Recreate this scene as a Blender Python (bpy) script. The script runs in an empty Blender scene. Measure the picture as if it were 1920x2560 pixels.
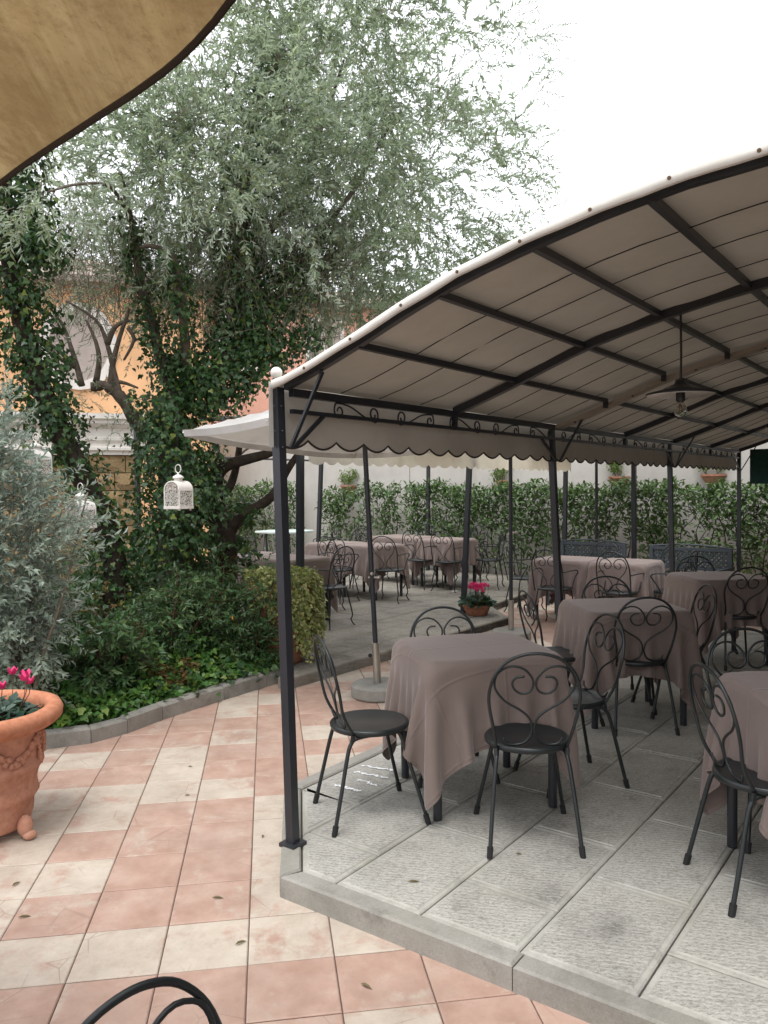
import bpy, math, random
import numpy as np
from mathutils import Matrix, Vector
random.seed(7)
rng = np.random.default_rng(11)
scn = bpy.context.scene
COL = scn.collection
PI = math.pi

# ------------------------------------------------------------------ camera
H = 1.62
FPX = 1960.0
CR = np.array([0.99994, -0.00032, -0.0108]); CU = np.array([0.0108, 0.0300, 0.9995]); CF = np.array([0.0, 0.99955, -0.0300])
CAM = np.array([0.0, 0.0, H])
cam_data = bpy.data.cameras.new('camera')
cam = bpy.data.objects.new('camera', cam_data)
COL.objects.link(cam)
cam_data.sensor_fit = 'VERTICAL'; cam_data.sensor_height = 36.0; cam_data.sensor_width = 27.0
cam_data.lens = FPX / 2560.0 * 36.0
cam_data.clip_start = 0.05; cam_data.clip_end = 600
m = Matrix.Identity(4)
for i in range(3):
    m[i][0] = CR[i]; m[i][1] = CU[i]; m[i][2] = -CF[i]; m[i][3] = CAM[i]
cam.matrix_world = m
scn.camera = cam

def ray(x, y):
    return CF + CR * (x - 960) / FPX + CU * (1280 - y) / FPX
def at(x, y, Y):                      # pixel + depth -> point
    d = ray(x, y); return CAM + d * (Y / d[1])
def on(x, y, z=0.0):                  # pixel + height of the surface it touches -> point
    d = ray(x, y); return CAM + d * ((z - H) / d[2])

# ------------------------------------------------------------------ world, sun, exposure
SUN_EL, SUN_AZ = math.radians(71), math.radians(200)     # azimuth clockwise from +Y
world = bpy.data.worlds.new('World'); scn.world = world; world.use_nodes = True
wn = world.node_tree.nodes; wl = world.node_tree.links; wn.clear()
sky = wn.new('ShaderNodeTexSky'); sky.sky_type = 'NISHITA'; sky.sun_disc = False
sky.sun_elevation = SUN_EL; sky.sun_rotation = SUN_AZ
sky.dust_density = 6.0; sky.air_density = 1.0; sky.ozone_density = 1.0
hs = wn.new('ShaderNodeHueSaturation'); hs.inputs['Saturation'].default_value = 0.16
bgd = wn.new('ShaderNodeBackground'); bgd.inputs['Strength'].default_value = 0.15
wo = wn.new('ShaderNodeOutputWorld')
cloud = wn.new('ShaderNodeMix'); cloud.data_type = 'RGBA'; cloud.inputs[0].default_value = 0.8     # even cloud cover over the clear sky
cloud.inputs[7].default_value = (7.2, 7.4, 7.8, 1)
wl.new(sky.outputs[0], hs.inputs['Color']); wl.new(hs.outputs[0], cloud.inputs[6]); wl.new(cloud.outputs[2], bgd.inputs[0]); wl.new(bgd.outputs[0], wo.inputs[0])
sd = bpy.data.lights.new('sun', 'SUN'); sd.energy = 1.1; sd.angle = math.radians(22); sd.color = (1.0, 0.985, 0.96)
so = bpy.data.objects.new('sun', sd); COL.objects.link(so)
sdir = Vector((math.sin(SUN_AZ) * math.cos(SUN_EL), math.cos(SUN_AZ) * math.cos(SUN_EL), math.sin(SUN_EL)))
so.location = (0, 0, 30); so.rotation_euler = sdir.to_track_quat('Z', 'Y').to_euler()
scn.view_settings.view_transform = 'Standard'; scn.view_settings.look = 'None'
scn.view_settings.gamma = 1.0; scn.view_settings.use_curve_mapping = False
scn.view_settings.exposure = 0.76
scn.render.engine = 'CYCLES'
scn.cycles.max_bounces = 6; scn.cycles.diffuse_bounces = 3; scn.cycles.glossy_bounces = 2; scn.cycles.transmission_bounces = 4; scn.cycles.transparent_max_bounces = 4
scn.cycles.caustics_reflective = False; scn.cycles.caustics_refractive = False

# ------------------------------------------------------------------ materials
class NT:
    def __init__(s, name):
        s.m = bpy.data.materials.new(name); s.m.use_nodes = True
        s.t = s.m.node_tree; s.n = s.t.nodes; s.l = s.t.links; s.n.clear()
        s.out = s.n.new('ShaderNodeOutputMaterial')
    def new(s, typ, **kw):
        nd = s.n.new(typ)
        for k, v in kw.items():
            if hasattr(nd, k): setattr(nd, k, v)
            else: s.set(nd, k.replace('_', ' '), v)
        return nd
    def set(s, nd, inp, v):
        if isinstance(v, bpy.types.NodeSocket): s.l.new(v, nd.inputs[inp])
        else: nd.inputs[inp].default_value = v
    def coord(s, kind='Object'): return s.new('ShaderNodeTexCoord').outputs[kind]
    def mapping(s, vec, scale=(1, 1, 1), rot=(0, 0, 0), loc=(0, 0, 0)):
        nd = s.new('ShaderNodeMapping'); s.set(nd, 'Vector', vec); s.set(nd, 'Scale', scale); s.set(nd, 'Rotation', rot); s.set(nd, 'Location', loc)
        return nd.outputs[0]
    def noise(s, vec, scale, detail=4, rough=0.55, dist=0.0):
        nd = s.new('ShaderNodeTexNoise'); s.set(nd, 'Vector', vec); s.set(nd, 'Scale', scale); s.set(nd, 'Detail', detail); s.set(nd, 'Roughness', rough); s.set(nd, 'Distortion', dist)
        return nd.outputs[0]
    def ramp(s, fac, stops, interp='LINEAR'):
        nd = s.new('ShaderNodeValToRGB'); nd.color_ramp.interpolation = interp
        e = nd.color_ramp.elements
        while len(e) < len(stops): e.new(0.5)
        for el, (p, c) in zip(e, stops):
            el.position = p; el.color = (c[0], c[1], c[2], 1) if hasattr(c, '__len__') else (c, c, c, 1)
        s.set(nd, 'Fac', fac); return nd.outputs[0]
    def mix(s, fac, a, b, blend='MIX'):
        nd = s.new('ShaderNodeMix'); nd.data_type = 'RGBA'; nd.blend_type = blend
        for i, v in ((0, fac), (6, a), (7, b)):
            if isinstance(v, bpy.types.NodeSocket): s.l.new(v, nd.inputs[i])
            else: nd.inputs[i].default_value = v if i == 0 else (v[0], v[1], v[2], 1)
        return nd.outputs[2]
    def math(s, op, a, b=0.0, c=0.0, clamp=False):
        nd = s.new('ShaderNodeMath'); nd.operation = op; nd.use_clamp = clamp
        for i, v in enumerate((a, b, c)):
            if isinstance(v, bpy.types.NodeSocket): s.l.new(v, nd.inputs[i])
            else: nd.inputs[i].default_value = v
        return nd.outputs[0]
    def bump(s, h, strength=0.3, dist=0.01):
        nd = s.new('ShaderNodeBump'); s.set(nd, 'Height', h); s.set(nd, 'Strength', strength); s.set(nd, 'Distance', dist)
        return nd.outputs[0]
    def pbsdf(s, col, rough=0.6, metal=0.0, normal=None, spec=0.5, **kw):
        nd = s.new('ShaderNodeBsdfPrincipled')
        s.set(nd, 'Base Color', col if isinstance(col, bpy.types.NodeSocket) else (*col, 1))
        s.set(nd, 'Roughness', rough); s.set(nd, 'Metallic', metal); s.set(nd, 'Specular IOR Level', spec)
        if normal is not None: s.set(nd, 'Normal', normal)
        for k, v in kw.items(): s.set(nd, k.replace('_', ' '), v)
        return nd.outputs[0]
    def translucent(s, shader, col, fac, normal=None):
        tr = s.new('ShaderNodeBsdfTranslucent'); s.set(tr, 'Color', col if isinstance(col, bpy.types.NodeSocket) else (*col, 1))
        mx = s.new('ShaderNodeMixShader'); s.set(mx, 0, fac); s.l.new(shader, mx.inputs[1]); s.l.new(tr.outputs[0], mx.inputs[2])
        return mx.outputs[0]
    def done(s, sh):
        s.l.new(sh, s.out.inputs[0]); return s.m

M = {}
def simple(name, col, rough=0.6, metal=0.0, var=0.12, scale=6.0, bump=0.0, bscale=60.0, spec=0.5):
    t = NT(name); co = t.coord('Object')
    n = t.noise(co, scale, 5, 0.6)
    dark = tuple(c * (1 - var) for c in col); lite = tuple(min(1, c * (1 + var)) for c in col)
    c = t.ramp(n, [(0.3, dark), (0.7, lite)])
    nb = t.bump(t.noise(co, bscale, 4), bump, 0.004) if bump else None
    M[name] = t.done(t.pbsdf(c, rough, metal, nb, spec)); return M[name]

simple('chair_metal', (0.015, 0.019, 0.020), 0.36, 0.0, 0.25, 9, 0.15, 180)
simple('post_metal', (0.024, 0.026, 0.032), 0.36, 0.0, 0.2, 5, 0.1, 120)
simple('rubber', (0.012, 0.012, 0.013), 0.7)
simple('steel', (0.42, 0.40, 0.36), 0.35, 0.8, 0.15, 8)
simple('white_paint', (0.74, 0.72, 0.68), 0.5, 0, 0.06, 20, 0.1, 120)
simple('lantern_paint', (0.78, 0.74, 0.69), 0.5, 0, 0.10, 40, 0.15, 160)
simple('lamp_black', (0.015, 0.015, 0.017), 0.4)
simple('bark', (0.105, 0.085, 0.066), 0.9, 0, 0.45, 14, 0.9, 45, 0.2)
simple('bark_dark', (0.045, 0.034, 0.026), 0.9, 0, 0.45, 14, 0.9, 45, 0.2)
simple('twig', (0.17, 0.145, 0.11), 0.85, 0, 0.3, 10, spec=0.2)
simple('stem_brown', (0.12, 0.075, 0.045), 0.85, 0, 0.3, 10, spec=0.2)
simple('soil', (0.035, 0.024, 0.016), 0.95, 0, 0.5, 20, 1.0, 70, 0.1)
simple('mint_top', (0.62, 0.72, 0.68), 0.35, 0, 0.04, 8)
simple('bench_grey', (0.060, 0.072, 0.084), 0.6, 0, 0.15, 8)
simple('green_net', (0.014, 0.062, 0.050), 0.8, 0, 0.3, 30, 0.4, 300)
simple('gutter', (0.34, 0.295, 0.24), 0.65, 0, 0.15, 4)
simple('piping', (0.035, 0.026, 0.020), 0.8, 0, 0.2, 20)
simple('orange_wall', (0.84, 0.50, 0.27), 0.9, 0, 0.18, 1.1, 0.4, 40, 0.2)
simple('pink_wall', (0.70, 0.40, 0.30), 0.9, 0, 0.12, 1.2, 0.3, 40, 0.2)
simple('white_trim', (0.76, 0.72, 0.66), 0.8, 0, 0.08, 5, 0.3, 60)
simple('window_dark', (0.42, 0.35, 0.31), 0.35, 0, 0.15, 3)
simple('roof_tile', (0.30, 0.235, 0.19), 0.85, 0, 0.3, 9, 0.6, 40)
simple('mortar', (0.085, 0.074, 0.063), 0.95, 0, 0.3, 14, 0.4, 80, 0.1)
simple('petal_pink', (0.78, 0.045, 0.21), 0.55, 0, 0.3, 60)
simple('petal_violet', (0.16, 0.12, 0.55), 0.55, 0, 0.2, 60)
simple('petal_orange', (0.75, 0.30, 0.04), 0.6, 0, 0.2, 40)
simple('berry', (0.35, 0.02, 0.015), 0.4)
simple('chalk', (0.82, 0.83, 0.84), 0.9, 0, 0.1, 60)
simple('paper', (0.80, 0.80, 0.78), 0.8, 0, 0.03)

def terracotta(name, col, bloom):
    t = NT(name); co = t.coord('Object')
    n1 = t.noise(co, 5, 6, 0.65); n2 = t.noise(co, 30, 5, 0.6)
    c = t.ramp(n1, [(0.3, tuple(k * .78 for k in col)), (0.55, col), (0.8, bloom)])
    c = t.mix(0.25, c, t.ramp(n2, [(0.35, (0.25, .12, .08)), (0.7, (0.75, .42, .30))]))
    M[name] = t.done(t.pbsdf(c, 0.85, 0, t.bump(n2, 0.25, 0.003), 0.2))
terracotta('terracotta', (0.50, 0.235, 0.155), (0.62, 0.39, 0.30))
terracotta('terracotta_rim', (0.54, 0.205, 0.105), (0.60, 0.27, 0.16))
terracotta('terracotta_old', (0.30, 0.115, 0.065), (0.36, 0.19, 0.12))

# stone paving: chiselled field + drafted margin
def stone(name, base, chisel):
    t = NT(name); g = t.new('ShaderNodeNewGeometry').outputs['Position']
    oi = t.new('ShaderNodeObjectInfo').outputs['Random']
    big = t.noise(g, 1.7, 6, 0.65); mid = t.noise(g, 9, 6, 0.7); fine = t.noise(g, 120, 3, 0.7)
    c = t.ramp(big, [(0.30, tuple(k * .72 for k in base)), (0.5, base), (0.72, tuple(k * 1.18 for k in base))])
    c = t.mix(0.55, c, t.ramp(mid, [(0.34, (0.135, 0.125, 0.10)), (0.52, base), (0.75, (0.40, 0.39, 0.36))]))
    c = t.mix(0.32, c, t.ramp(fine, [(0.3, (0.10, 0.095, 0.085)), (0.7, (0.55, 0.54, 0.51))]))
    moss = t.ramp(t.noise(g, 1.9, 7, 0.72), [(0.47, 0.0), (0.70, 0.62)])
    c = t.mix(moss, c, (0.13, 0.12, 0.062))
    c = t.mix(0.5, c, t.ramp(oi, [(0, tuple(k * .80 for k in base)), (1, tuple(k * 1.15 for k in base))]), 'MIX')
    h = fine; bs = 0.25
    if chisel:
        wv = t.new('ShaderNodeTexWave'); wv.wave_type = 'BANDS'; wv.bands_direction = 'Y'
        t.set(wv, 'Vector', t.mapping(g, (1, 1, 1), (0, 0, math.radians(12)))); t.set(wv, 'Scale', 15.0); t.set(wv, 'Distortion', 9.0); t.set(wv, 'Detail', 4.0); t.set(wv, 'Detail Scale', 3.0); t.set(wv, 'Detail Roughness', .75)
        grain = t.noise(t.mapping(g, (55, 130, 1), (0, 0, math.radians(12))), 1.0, 5, .75)
        st = t.math('ADD', t.math('MULTIPLY', wv.outputs[1], .16), t.math('MULTIPLY', grain, .95))
        c = t.mix(0.55, c, t.ramp(st, [(0.36, (0.13, 0.12, 0.10)), (0.56, base), (0.74, (0.74, 0.72, 0.68))]))
        pit = t.ramp(t.noise(g, 75, 4, .8), [(.28, .75), (.38, 0.0)])
        c = t.mix(pit, c, (.10, .092, .078))
        h = t.math('ADD', t.math('MULTIPLY', st, 1.4), t.math('MULTIPLY', fine, .5)); bs = 0.6
    grime = t.ramp(t.noise(g, 1.1, 8, .74), [(.30, .42), (.50, .88), (.62, 1.0)]); grime2 = t.ramp(t.noise(t.mapping(g, (1, 1, 1), loc=(7, 3, 2)), 6.5, 7, .78), [(.30, .55), (.46, 1.0)])
    c = t.mix(.8, c, grime, 'MULTIPLY'); c = t.mix(.7, c, grime2, 'MULTIPLY')
    M[name] = t.done(t.pbsdf(c, 0.88, 0, t.bump(h, bs, 0.006), 0.25))
stone('slab_field', (0.50, 0.483, 0.435), True)
stone('slab_margin', (0.50, 0.483, 0.435), False)
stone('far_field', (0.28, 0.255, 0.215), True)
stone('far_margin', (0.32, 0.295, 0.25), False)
stone('kerb_stone', (0.33, 0.315, 0.28), False)
stone('concrete', (0.30, 0.29, 0.265), False)

# two-tone terrace tile
t = NT('tile_clay'); co = t.coord('Object'); g = t.new('ShaderNodeNewGeometry').outputs['Position']
rnd = t.new('ShaderNodeObjectInfo').outputs['Random']
off = t.new('ShaderNodeCombineXYZ'); t.set(off, 'X', t.math('MULTIPLY', rnd, 37.0)); t.set(off, 'Y', t.math('MULTIPLY', rnd, 91.0)); t.set(off, 'Z', t.math('MULTIPLY', rnd, 13.0))
va = t.new('ShaderNodeVectorMath'); va.operation = 'ADD'; t.set(va, 0, co); t.l.new(off.outputs[0], va.inputs[1])
sx = t.noise(t.mapping(va.outputs[0], (1.6, 7.0, 1)), 1.0, 2, 0.4); sy = t.noise(t.mapping(va.outputs[0], (7.5, 1.3, 1), loc=(5, 3, 1)), 1.0, 2, 0.4)
fr = t.noise(va.outputs[0], 22, 5, 0.65)
pick = t.new('ShaderNodeTexWhiteNoise'); pick.noise_dimensions = '1D'; t.l.new(t.math('MULTIPLY', rnd, 517.3), pick.inputs['W'])
f = t.math('ADD', t.math('MULTIPLY', t.math('SUBTRACT', t.math('GREATER_THAN', pick.outputs[0], 0.60), 0.5), 0.30), t.math('MAXIMUM', sx, sy))
f = t.math('ADD', f, t.math('MULTIPLY', t.math('SUBTRACT', fr, 0.5), 0.50))
f = t.math('MULTIPLY', t.math('SUBTRACT', f, 0.50), 6.0, clamp=True)
clay = t.ramp(t.noise(va.outputs[0], 7, 5, 0.6), [(0.25, (0.37, 0.225, 0.172)), (0.5, (0.455, 0.302, 0.240)), (0.78, (0.53, 0.395, 0.325))])
cream = t.ramp(t.noise(va.outputs[0], 9, 6, 0.7), [(0.25, (0.44, 0.365, 0.295)), (0.5, (0.54, 0.465, 0.385)), (0.8, (0.60, 0.535, 0.455))])
c = t.mix(f, clay, cream)
vo = t.new('ShaderNodeTexVoronoi'); vo.feature = 'DISTANCE_TO_EDGE'; t.set(vo, 'Vector', va.outputs[0]); t.set(vo, 'Scale', 4.2)
wob = t.noise(va.outputs[0], 3, 2)
crack = t.math('MULTIPLY', t.ramp(vo.outputs['Distance'], [(0.0, 1.0), (0.012, 0.0)]), t.ramp(wob, [(0.52, 0.0), (0.62, 0.55)]))
c = t.mix(crack, c, (0.22, 0.13, 0.10))
dirt = t.ramp(t.noise(g, 1.6, 8, 0.75), [(0.42, 0.0), (0.72, 0.50)])
c = t.mix(dirt, c, (0.25, 0.185, 0.145))
spk = t.ramp(t.noise(va.outputs[0], 55, 3, 0.7), [(0.60, 0.0), (0.74, 0.25)])
c = t.mix(spk, c, (0.22, 0.16, 0.12))
M['tile_clay'] = t.done(t.pbsdf(c, 0.62, 0, t.bump(t.math('SUBTRACT', t.noise(va.outputs[0], 26, 6, 0.7), t.math('MULTIPLY', crack, .5)), 0.28, 0.004), 0.35))
# the same paving where its tiles are too far to tell apart
t = NT('ground_mat'); g = t.new('ShaderNodeNewGeometry').outputs['Position']
M['ground_mat'] = t.done(t.pbsdf(t.ramp(t.noise(g, 2.2, 6, .7), [(0.3, (0.13, 0.088, 0.072)), (0.7, (0.21, 0.15, 0.12))]), 0.95, 0, t.bump(t.noise(g, 40, 4), .3, .004), .15))

# plaster
t = NT('plaster'); g = t.new('ShaderNodeNewGeometry').outputs['Position']
c = t.ramp(t.noise(g, 0.9, 7, 0.65), [(0.3, (0.50, 0.475, 0.44)), (0.55, (0.60, 0.575, 0.535)), (0.8, (0.66, 0.64, 0.60))])
c = t.mix(t.ramp(t.noise(t.mapping(g, (3, 3, .35)), 1.5, 5, .7), [(.52, 0.), (.8, .4)]), c, (0.36, 0.335, 0.30))
M['plaster'] = t.done(t.pbsdf(c, 0.92, 0, t.bump(t.noise(g, 14, 6, .7), .35, .01), .2))
# rusticated sandstone
t = NT('sandstone'); co = t.coord('Object'); rnd = t.new('ShaderNodeObjectInfo').outputs['Random']
g = t.new('ShaderNodeNewGeometry').outputs['Position']
c = t.ramp(t.noise(g, 5, 6, .7), [(.25, (.19, .125, .06)), (.5, (.33, .23, .115)), (.8, (.42, .31, .18))])
c = t.mix(.35, c, t.ramp(rnd, [(0, (.25, .16, .075)), (1, (.42, .31, .18))]))
M['sandstone'] = t.done(t.pbsdf(c, .92, 0, t.bump(t.noise(g, 16, 6, .75), 1.0, .03), .15))

# fabrics
def fabric(name, col, trans, tcol, weave=900, var=.08, stain=None, rough=.85, stscale=3.0):
    t = NT(name); co = t.coord('Object')
    c = t.ramp(t.noise(co, 2.6, 6, .6), [(.3, tuple(k * (1 - var) for k in col)), (.7, tuple(min(1, k * (1 + var)) for k in col))])
    tc = t.ramp(t.noise(co, 2.6, 6, .6), [(.3, tuple(k * (1 - var) for k in tcol)), (.7, tuple(min(1, k * (1 + var)) for k in tcol))])
    if stain:
        f = t.ramp(t.noise(co, stscale, 7, .72), [(.46, 0.), (.72, .6)])
        c = t.mix(f, c, stain); tc = t.mix(f, tc, stain)
    nb = t.bump(t.noise(t.mapping(co, (1, 1, 1)), weave, 1), .12, .001)
    M[name] = t.done(t.translucent(t.pbsdf(c, rough, 0, nb, .15), tc, trans))
fabric('canopy', (0.52, 0.485, 0.425), 0.035, (0.52, 0.46, 0.37), var=.08, stain=(.42, .38, .31), stscale=1.6)
fabric('canopy_cream', (0.84, 0.81, 0.73), 0.68, (0.94, 0.90, 0.78), stain=(.72, .65, .52))
fabric('hem_cream', (0.78, 0.765, 0.71), 0.05, (0.6, 0.55, 0.45), stain=(.55, .5, .42))
fabric('parasol_white', (0.72, 0.71, 0.70), 0.30, (0.62, 0.56, 0.50), stain=(.50, .44, .37))

# foreground parasol: stained ochre canvas with a visible weave of streaks
t = NT('parasol_ochre'); co = t.coord('Object')
c = t.ramp(t.noise(co, 3.2, 6, .65), [(.3, (.27, .185, .082)), (.55, (.40, .285, .135)), (.8, (.47, .36, .19))])
sp = t.ramp(t.noise(co, 60, 4, .75), [(.56, 0.), (.68, .6)])
st = t.ramp(t.noise(t.mapping(co, (90, 3.2, 3), (0, 0, math.radians(-52))), 1.0, 3, .6), [(.35, 0.0), (.75, .40)])
mot = t.ramp(t.noise(co, 7.5, 8, .82), [(.40, 0.), (.58, .8)])
c = t.mix(sp, c, (.22, .14, .07)); c = t.mix(st, c, (.55, .43, .24)); c = t.mix(mot, c, (.24, .155, .07))
M['parasol_ochre'] = t.done(t.translucent(t.pbsdf(c, .9, 0, t.bump(t.noise(co, 500, 2), .2, .001), .1), c, .40))

# tablecloth
t = NT('tablecloth'); co = t.coord('Object'); rnd = t.new('ShaderNodeObjectInfo').outputs['Random']
c = t.ramp(t.noise(co, 4, 5, .6), [(.3, (.190, .146, .130)), (.7, (.232, .182, .164))])
c = t.mix(.5, c, t.ramp(rnd, [(0, (.175, .136, .115)), (1, (.245, .190, .178))]))
wv = t.math('ADD', t.noise(t.mapping(co, (700, 60, 700)), 1, 1), t.noise(t.mapping(co, (60, 700, 700)), 1, 1))
sep = t.new('ShaderNodeSeparateXYZ'); t.l.new(t.coord('UV'), sep.inputs[0])
cr = None
for ax in (0, 1):
    for p in (.014, .25, .5, .75, .986):
        k = t.ramp(t.math('ABSOLUTE', t.math('SUBTRACT', sep.outputs[ax], p)), [(0.0, 1.0), (0.006, 0.0)])
        cr = k if cr is None else t.math('ADD', cr, k)
wr = t.noise(co, 9, 3, .5)
M['tablecloth'] = t.done(t.pbsdf(c, .82, 0, t.bump(t.math('ADD', t.math('ADD', t.math('MULTIPLY', wv, .10), t.math('MULTIPLY', cr, .9)), t.math('MULTIPLY', wr, .25)), .4, .006), .2, Sheen_Weight=.4, Sheen_Roughness=.45, Sheen_Tint=(.85, .78, .76, 1)))

# glass bulb
t = NT('bulb_glass'); M['bulb_glass'] = t.done(t.pbsdf((.96, .93, .88), .02, 0, None, .5, Transmission_Weight=1.0, IOR=1.12))
simple('filament', (.75, .30, .06), .5)

# leaves: colour differs leaf by leaf; the back of the leaf has its own tone
def leafmat(name, cols, back=None, trans=.35, rough=.5, spec=.35, tint=(1.15, 1.25, .7)):
    t = NT(name); ge = t.new('ShaderNodeNewGeometry')
    n = len(cols); st = [(i / max(1, n - 1), cols[i]) for i in range(n)]
    c = t.ramp(ge.outputs['Random Per Island'], st)
    if back: c = t.mix(ge.outputs['Backfacing'], c, back)
    sh = t.pbsdf(c, rough, 0, None, spec)
    tc = t.mix(1.0, c, tint, 'MULTIPLY')
    M[name] = t.done(t.translucent(sh, tc, trans))
leafmat('olive_leaf', [(.18, .235, .15), (.27, .33, .24), (.21, .27, .19), (.36, .41, .335), (.27, .31, .16), (.15, .19, .11)], (.44, .50, .43), .44, .42, tint=(1.05, 1.15, .82))
leafmat('olive_bush_leaf', [(.19, .245, .185), (.29, .35, .285), (.23, .29, .225), (.37, .43, .36)], (.44, .50, .46), .33, .45, tint=(1.0, 1.08, .95))
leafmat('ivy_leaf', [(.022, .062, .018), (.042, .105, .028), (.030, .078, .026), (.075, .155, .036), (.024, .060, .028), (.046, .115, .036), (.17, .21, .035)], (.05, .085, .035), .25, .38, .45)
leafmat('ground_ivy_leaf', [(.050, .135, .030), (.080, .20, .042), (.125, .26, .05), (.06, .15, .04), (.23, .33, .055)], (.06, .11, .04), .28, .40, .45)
leafmat('nandina_leaf', [(.055, .135, .045), (.085, .185, .060), (.065, .15, .065), (.14, .225, .065)], (.09, .14, .075), .28, .42, .45)
leafmat('nandina_red_leaf', [(.13, .035, .022), (.18, .12, .035), (.10, .12, .035), (.22, .16, .05), (.15, .05, .03)], None, .3, .45)
leafmat('laurel_leaf', [(.050, .105, .032), (.085, .16, .050), (.12, .21, .065), (.065, .13, .042), (.19, .28, .10)], (.08, .12, .05), .30, .35, .5)
leafmat('variegated_leaf', [(.20, .24, .055), (.46, .46, .19), (.11, .16, .04), (.58, .56, .30), (.26, .30, .08), (.14, .19, .045)], (.30, .33, .13), .28, .45)
leafmat('potplant_leaf', [(.12, .20, .045), (.20, .30, .07), (.16, .25, .06)], None, .4, .45)
leafmat('cyclamen_leaf', [(.020, .055, .035), (.05, .10, .07), (.11, .17, .14), (.03, .07, .04)], (.07, .10, .06), .2, .4)
leafmat('fern_brown_leaf', [(.16, .075, .02), (.11, .06, .02), (.20, .11, .03), (.08, .075, .02)], None, .3, .6)
leafmat('fallen_leaf', [(.16, .17, .07), (.22, .16, .08)], None, .2, .6)

# ------------------------------------------------------------------ mesh helpers
def mesh_np(name, V, F, mats=(), mi=None, smooth=False):
    me = bpy.data.meshes.new(name)
    me.from_pydata([tuple(map(float, v)) for v in V], [], [tuple(map(int, f)) for f in F])
    for mm in mats: me.materials.append(M[mm])
    if mi is not None: me.polygons.foreach_set('material_index', np.array(mi, dtype=np.int32))
    if smooth: me.polygons.foreach_set('use_smooth', np.ones(len(me.polygons), bool))
    me.update(); return me
def mesh_tri(name, V, F, mat, smooth=False):
    """fast path: V (n,3) float, F (m,3) int"""
    me = bpy.data.meshes.new(name)
    me.vertices.add(len(V)); me.vertices.foreach_set('co', np.asarray(V, np.float32).ravel())
    nf = len(F); me.loops.add(nf * 3); me.loops.foreach_set('vertex_index', np.asarray(F, np.int32).ravel())
    me.polygons.add(nf); me.polygons.foreach_set('loop_start', np.arange(0, nf * 3, 3, dtype=np.int32))
    me.polygons.foreach_set('loop_total', np.full(nf, 3, np.int32))
    if smooth: me.polygons.foreach_set('use_smooth', np.ones(nf, bool))
    me.materials.append(M[mat]); me.update(calc_edges=True); me.validate(); return me
class B:
    """collects shapes of ONE part"""
    def __init__(s): s.V = []; s.F = []; s.n = 0
    def add(s, V, F):
        s.V.extend([tuple(v) for v in V]); s.F.extend([tuple(i + s.n for i in f) for f in F]); s.n += len(V); return s
    def box(s, c, size, rot=0.0, tilt=None):
        x, y, z = [k / 2 for k in size]; ca, sa = math.cos(rot), math.sin(rot)
        vs = [(a * x, b * y, d * z) for d in (-1, 1) for b in (-1, 1) for a in (-1, 1)]
        vs = [(c[0] + ca * a - sa * b, c[1] + sa * a + ca * b, c[2] + d) for a, b, d in vs]
        return s.add(vs, [(0, 2, 3, 1), (4, 5, 7, 6), (0, 1, 5, 4), (2, 6, 7, 3), (0, 4, 6, 2), (1, 3, 7, 5)])
    def bar(s, p, q, w, h=None, up=(0, 0, 1)):
        """square bar between two points"""
        h = h or w; p = np.array(p, float); q = np.array(q, float); d = q - p; d /= np.linalg.norm(d)
        up = np.array(up, float)
        if abs(d @ up) > .95: up = np.array([math.cos(.93), math.sin(.93), 0.0]) if abs(d[2]) > .9 else np.array([1., 0, 0])
        a = np.cross(d, up); a /= np.linalg.norm(a); b = np.cross(a, d)
        vs = [e + a * i * w / 2 + b * j * h / 2 for e in (p, q) for i, j in ((-1, -1), (1, -1), (1, 1), (-1, 1))]
        return s.add(vs, [(3, 2, 1, 0), (4, 5, 6, 7), (0, 1, 5, 4), (1, 2, 6, 5), (2, 3, 7, 6), (3, 0, 4, 7)])
    def tube(s, pts, r, n=8, cap=True, flat=1.0):
        V, F = tube(pts, r, n, cap, flat); return s.add(V, F)
    def lathe(s, prof, n=24, c=(0, 0, 0), close=True):
        V = []; F = []; k = len(prof)
        for i in range(n):
            a = 2 * PI * i / n
            for (r, z) in prof: V.append((c[0] + r * math.cos(a), c[1] + r * math.sin(a), c[2] + z))
        for i in range(n):
            j = (i + 1) % n
            for q in range(k - 1): F.append((i * k + q, j * k + q, j * k + q + 1, i * k + q + 1))
        if close:
            F.append(tuple(i * k for i in range(n))[::-1]); F.append(tuple(i * k + k - 1 for i in range(n)))
        return s.add(V, F)
    def sphere(s, c, r, n=12, m=8, sq=(1, 1, 1)):
        V = [(c[0], c[1], c[2] - r * sq[2])]; F = []
        for j in range(1, m):
            p = PI * j / m - PI / 2
            for i in range(n):
                a = 2 * PI * i / n; V.append((c[0] + r * sq[0] * math.cos(p) * math.cos(a), c[1] + r * sq[1] * math.cos(p) * math.sin(a), c[2] + r * sq[2] * math.sin(p)))
        V.append((c[0], c[1], c[2] + r * sq[2])); top = len(V) - 1
        for i in range(n):
            F.append((0, 1 + (i + 1) % n, 1 + i)); F.append((top, top - n + i, top - n + (i + 1) % n))
            for j in range(m - 2): F.append((1 + j * n + i, 1 + j * n + (i + 1) % n, 1 + (j + 1) * n + (i + 1) % n, 1 + (j + 1) * n + i))
        return s.add(V, F)
    def mesh(s, name, mat, smooth=False): return mesh_np(name, s.V, s.F, (mat,), None, smooth)
    def obj(s, name, mat, parent=None, smooth=False): return link(name, s.mesh(name, mat, smooth), parent)
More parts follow.
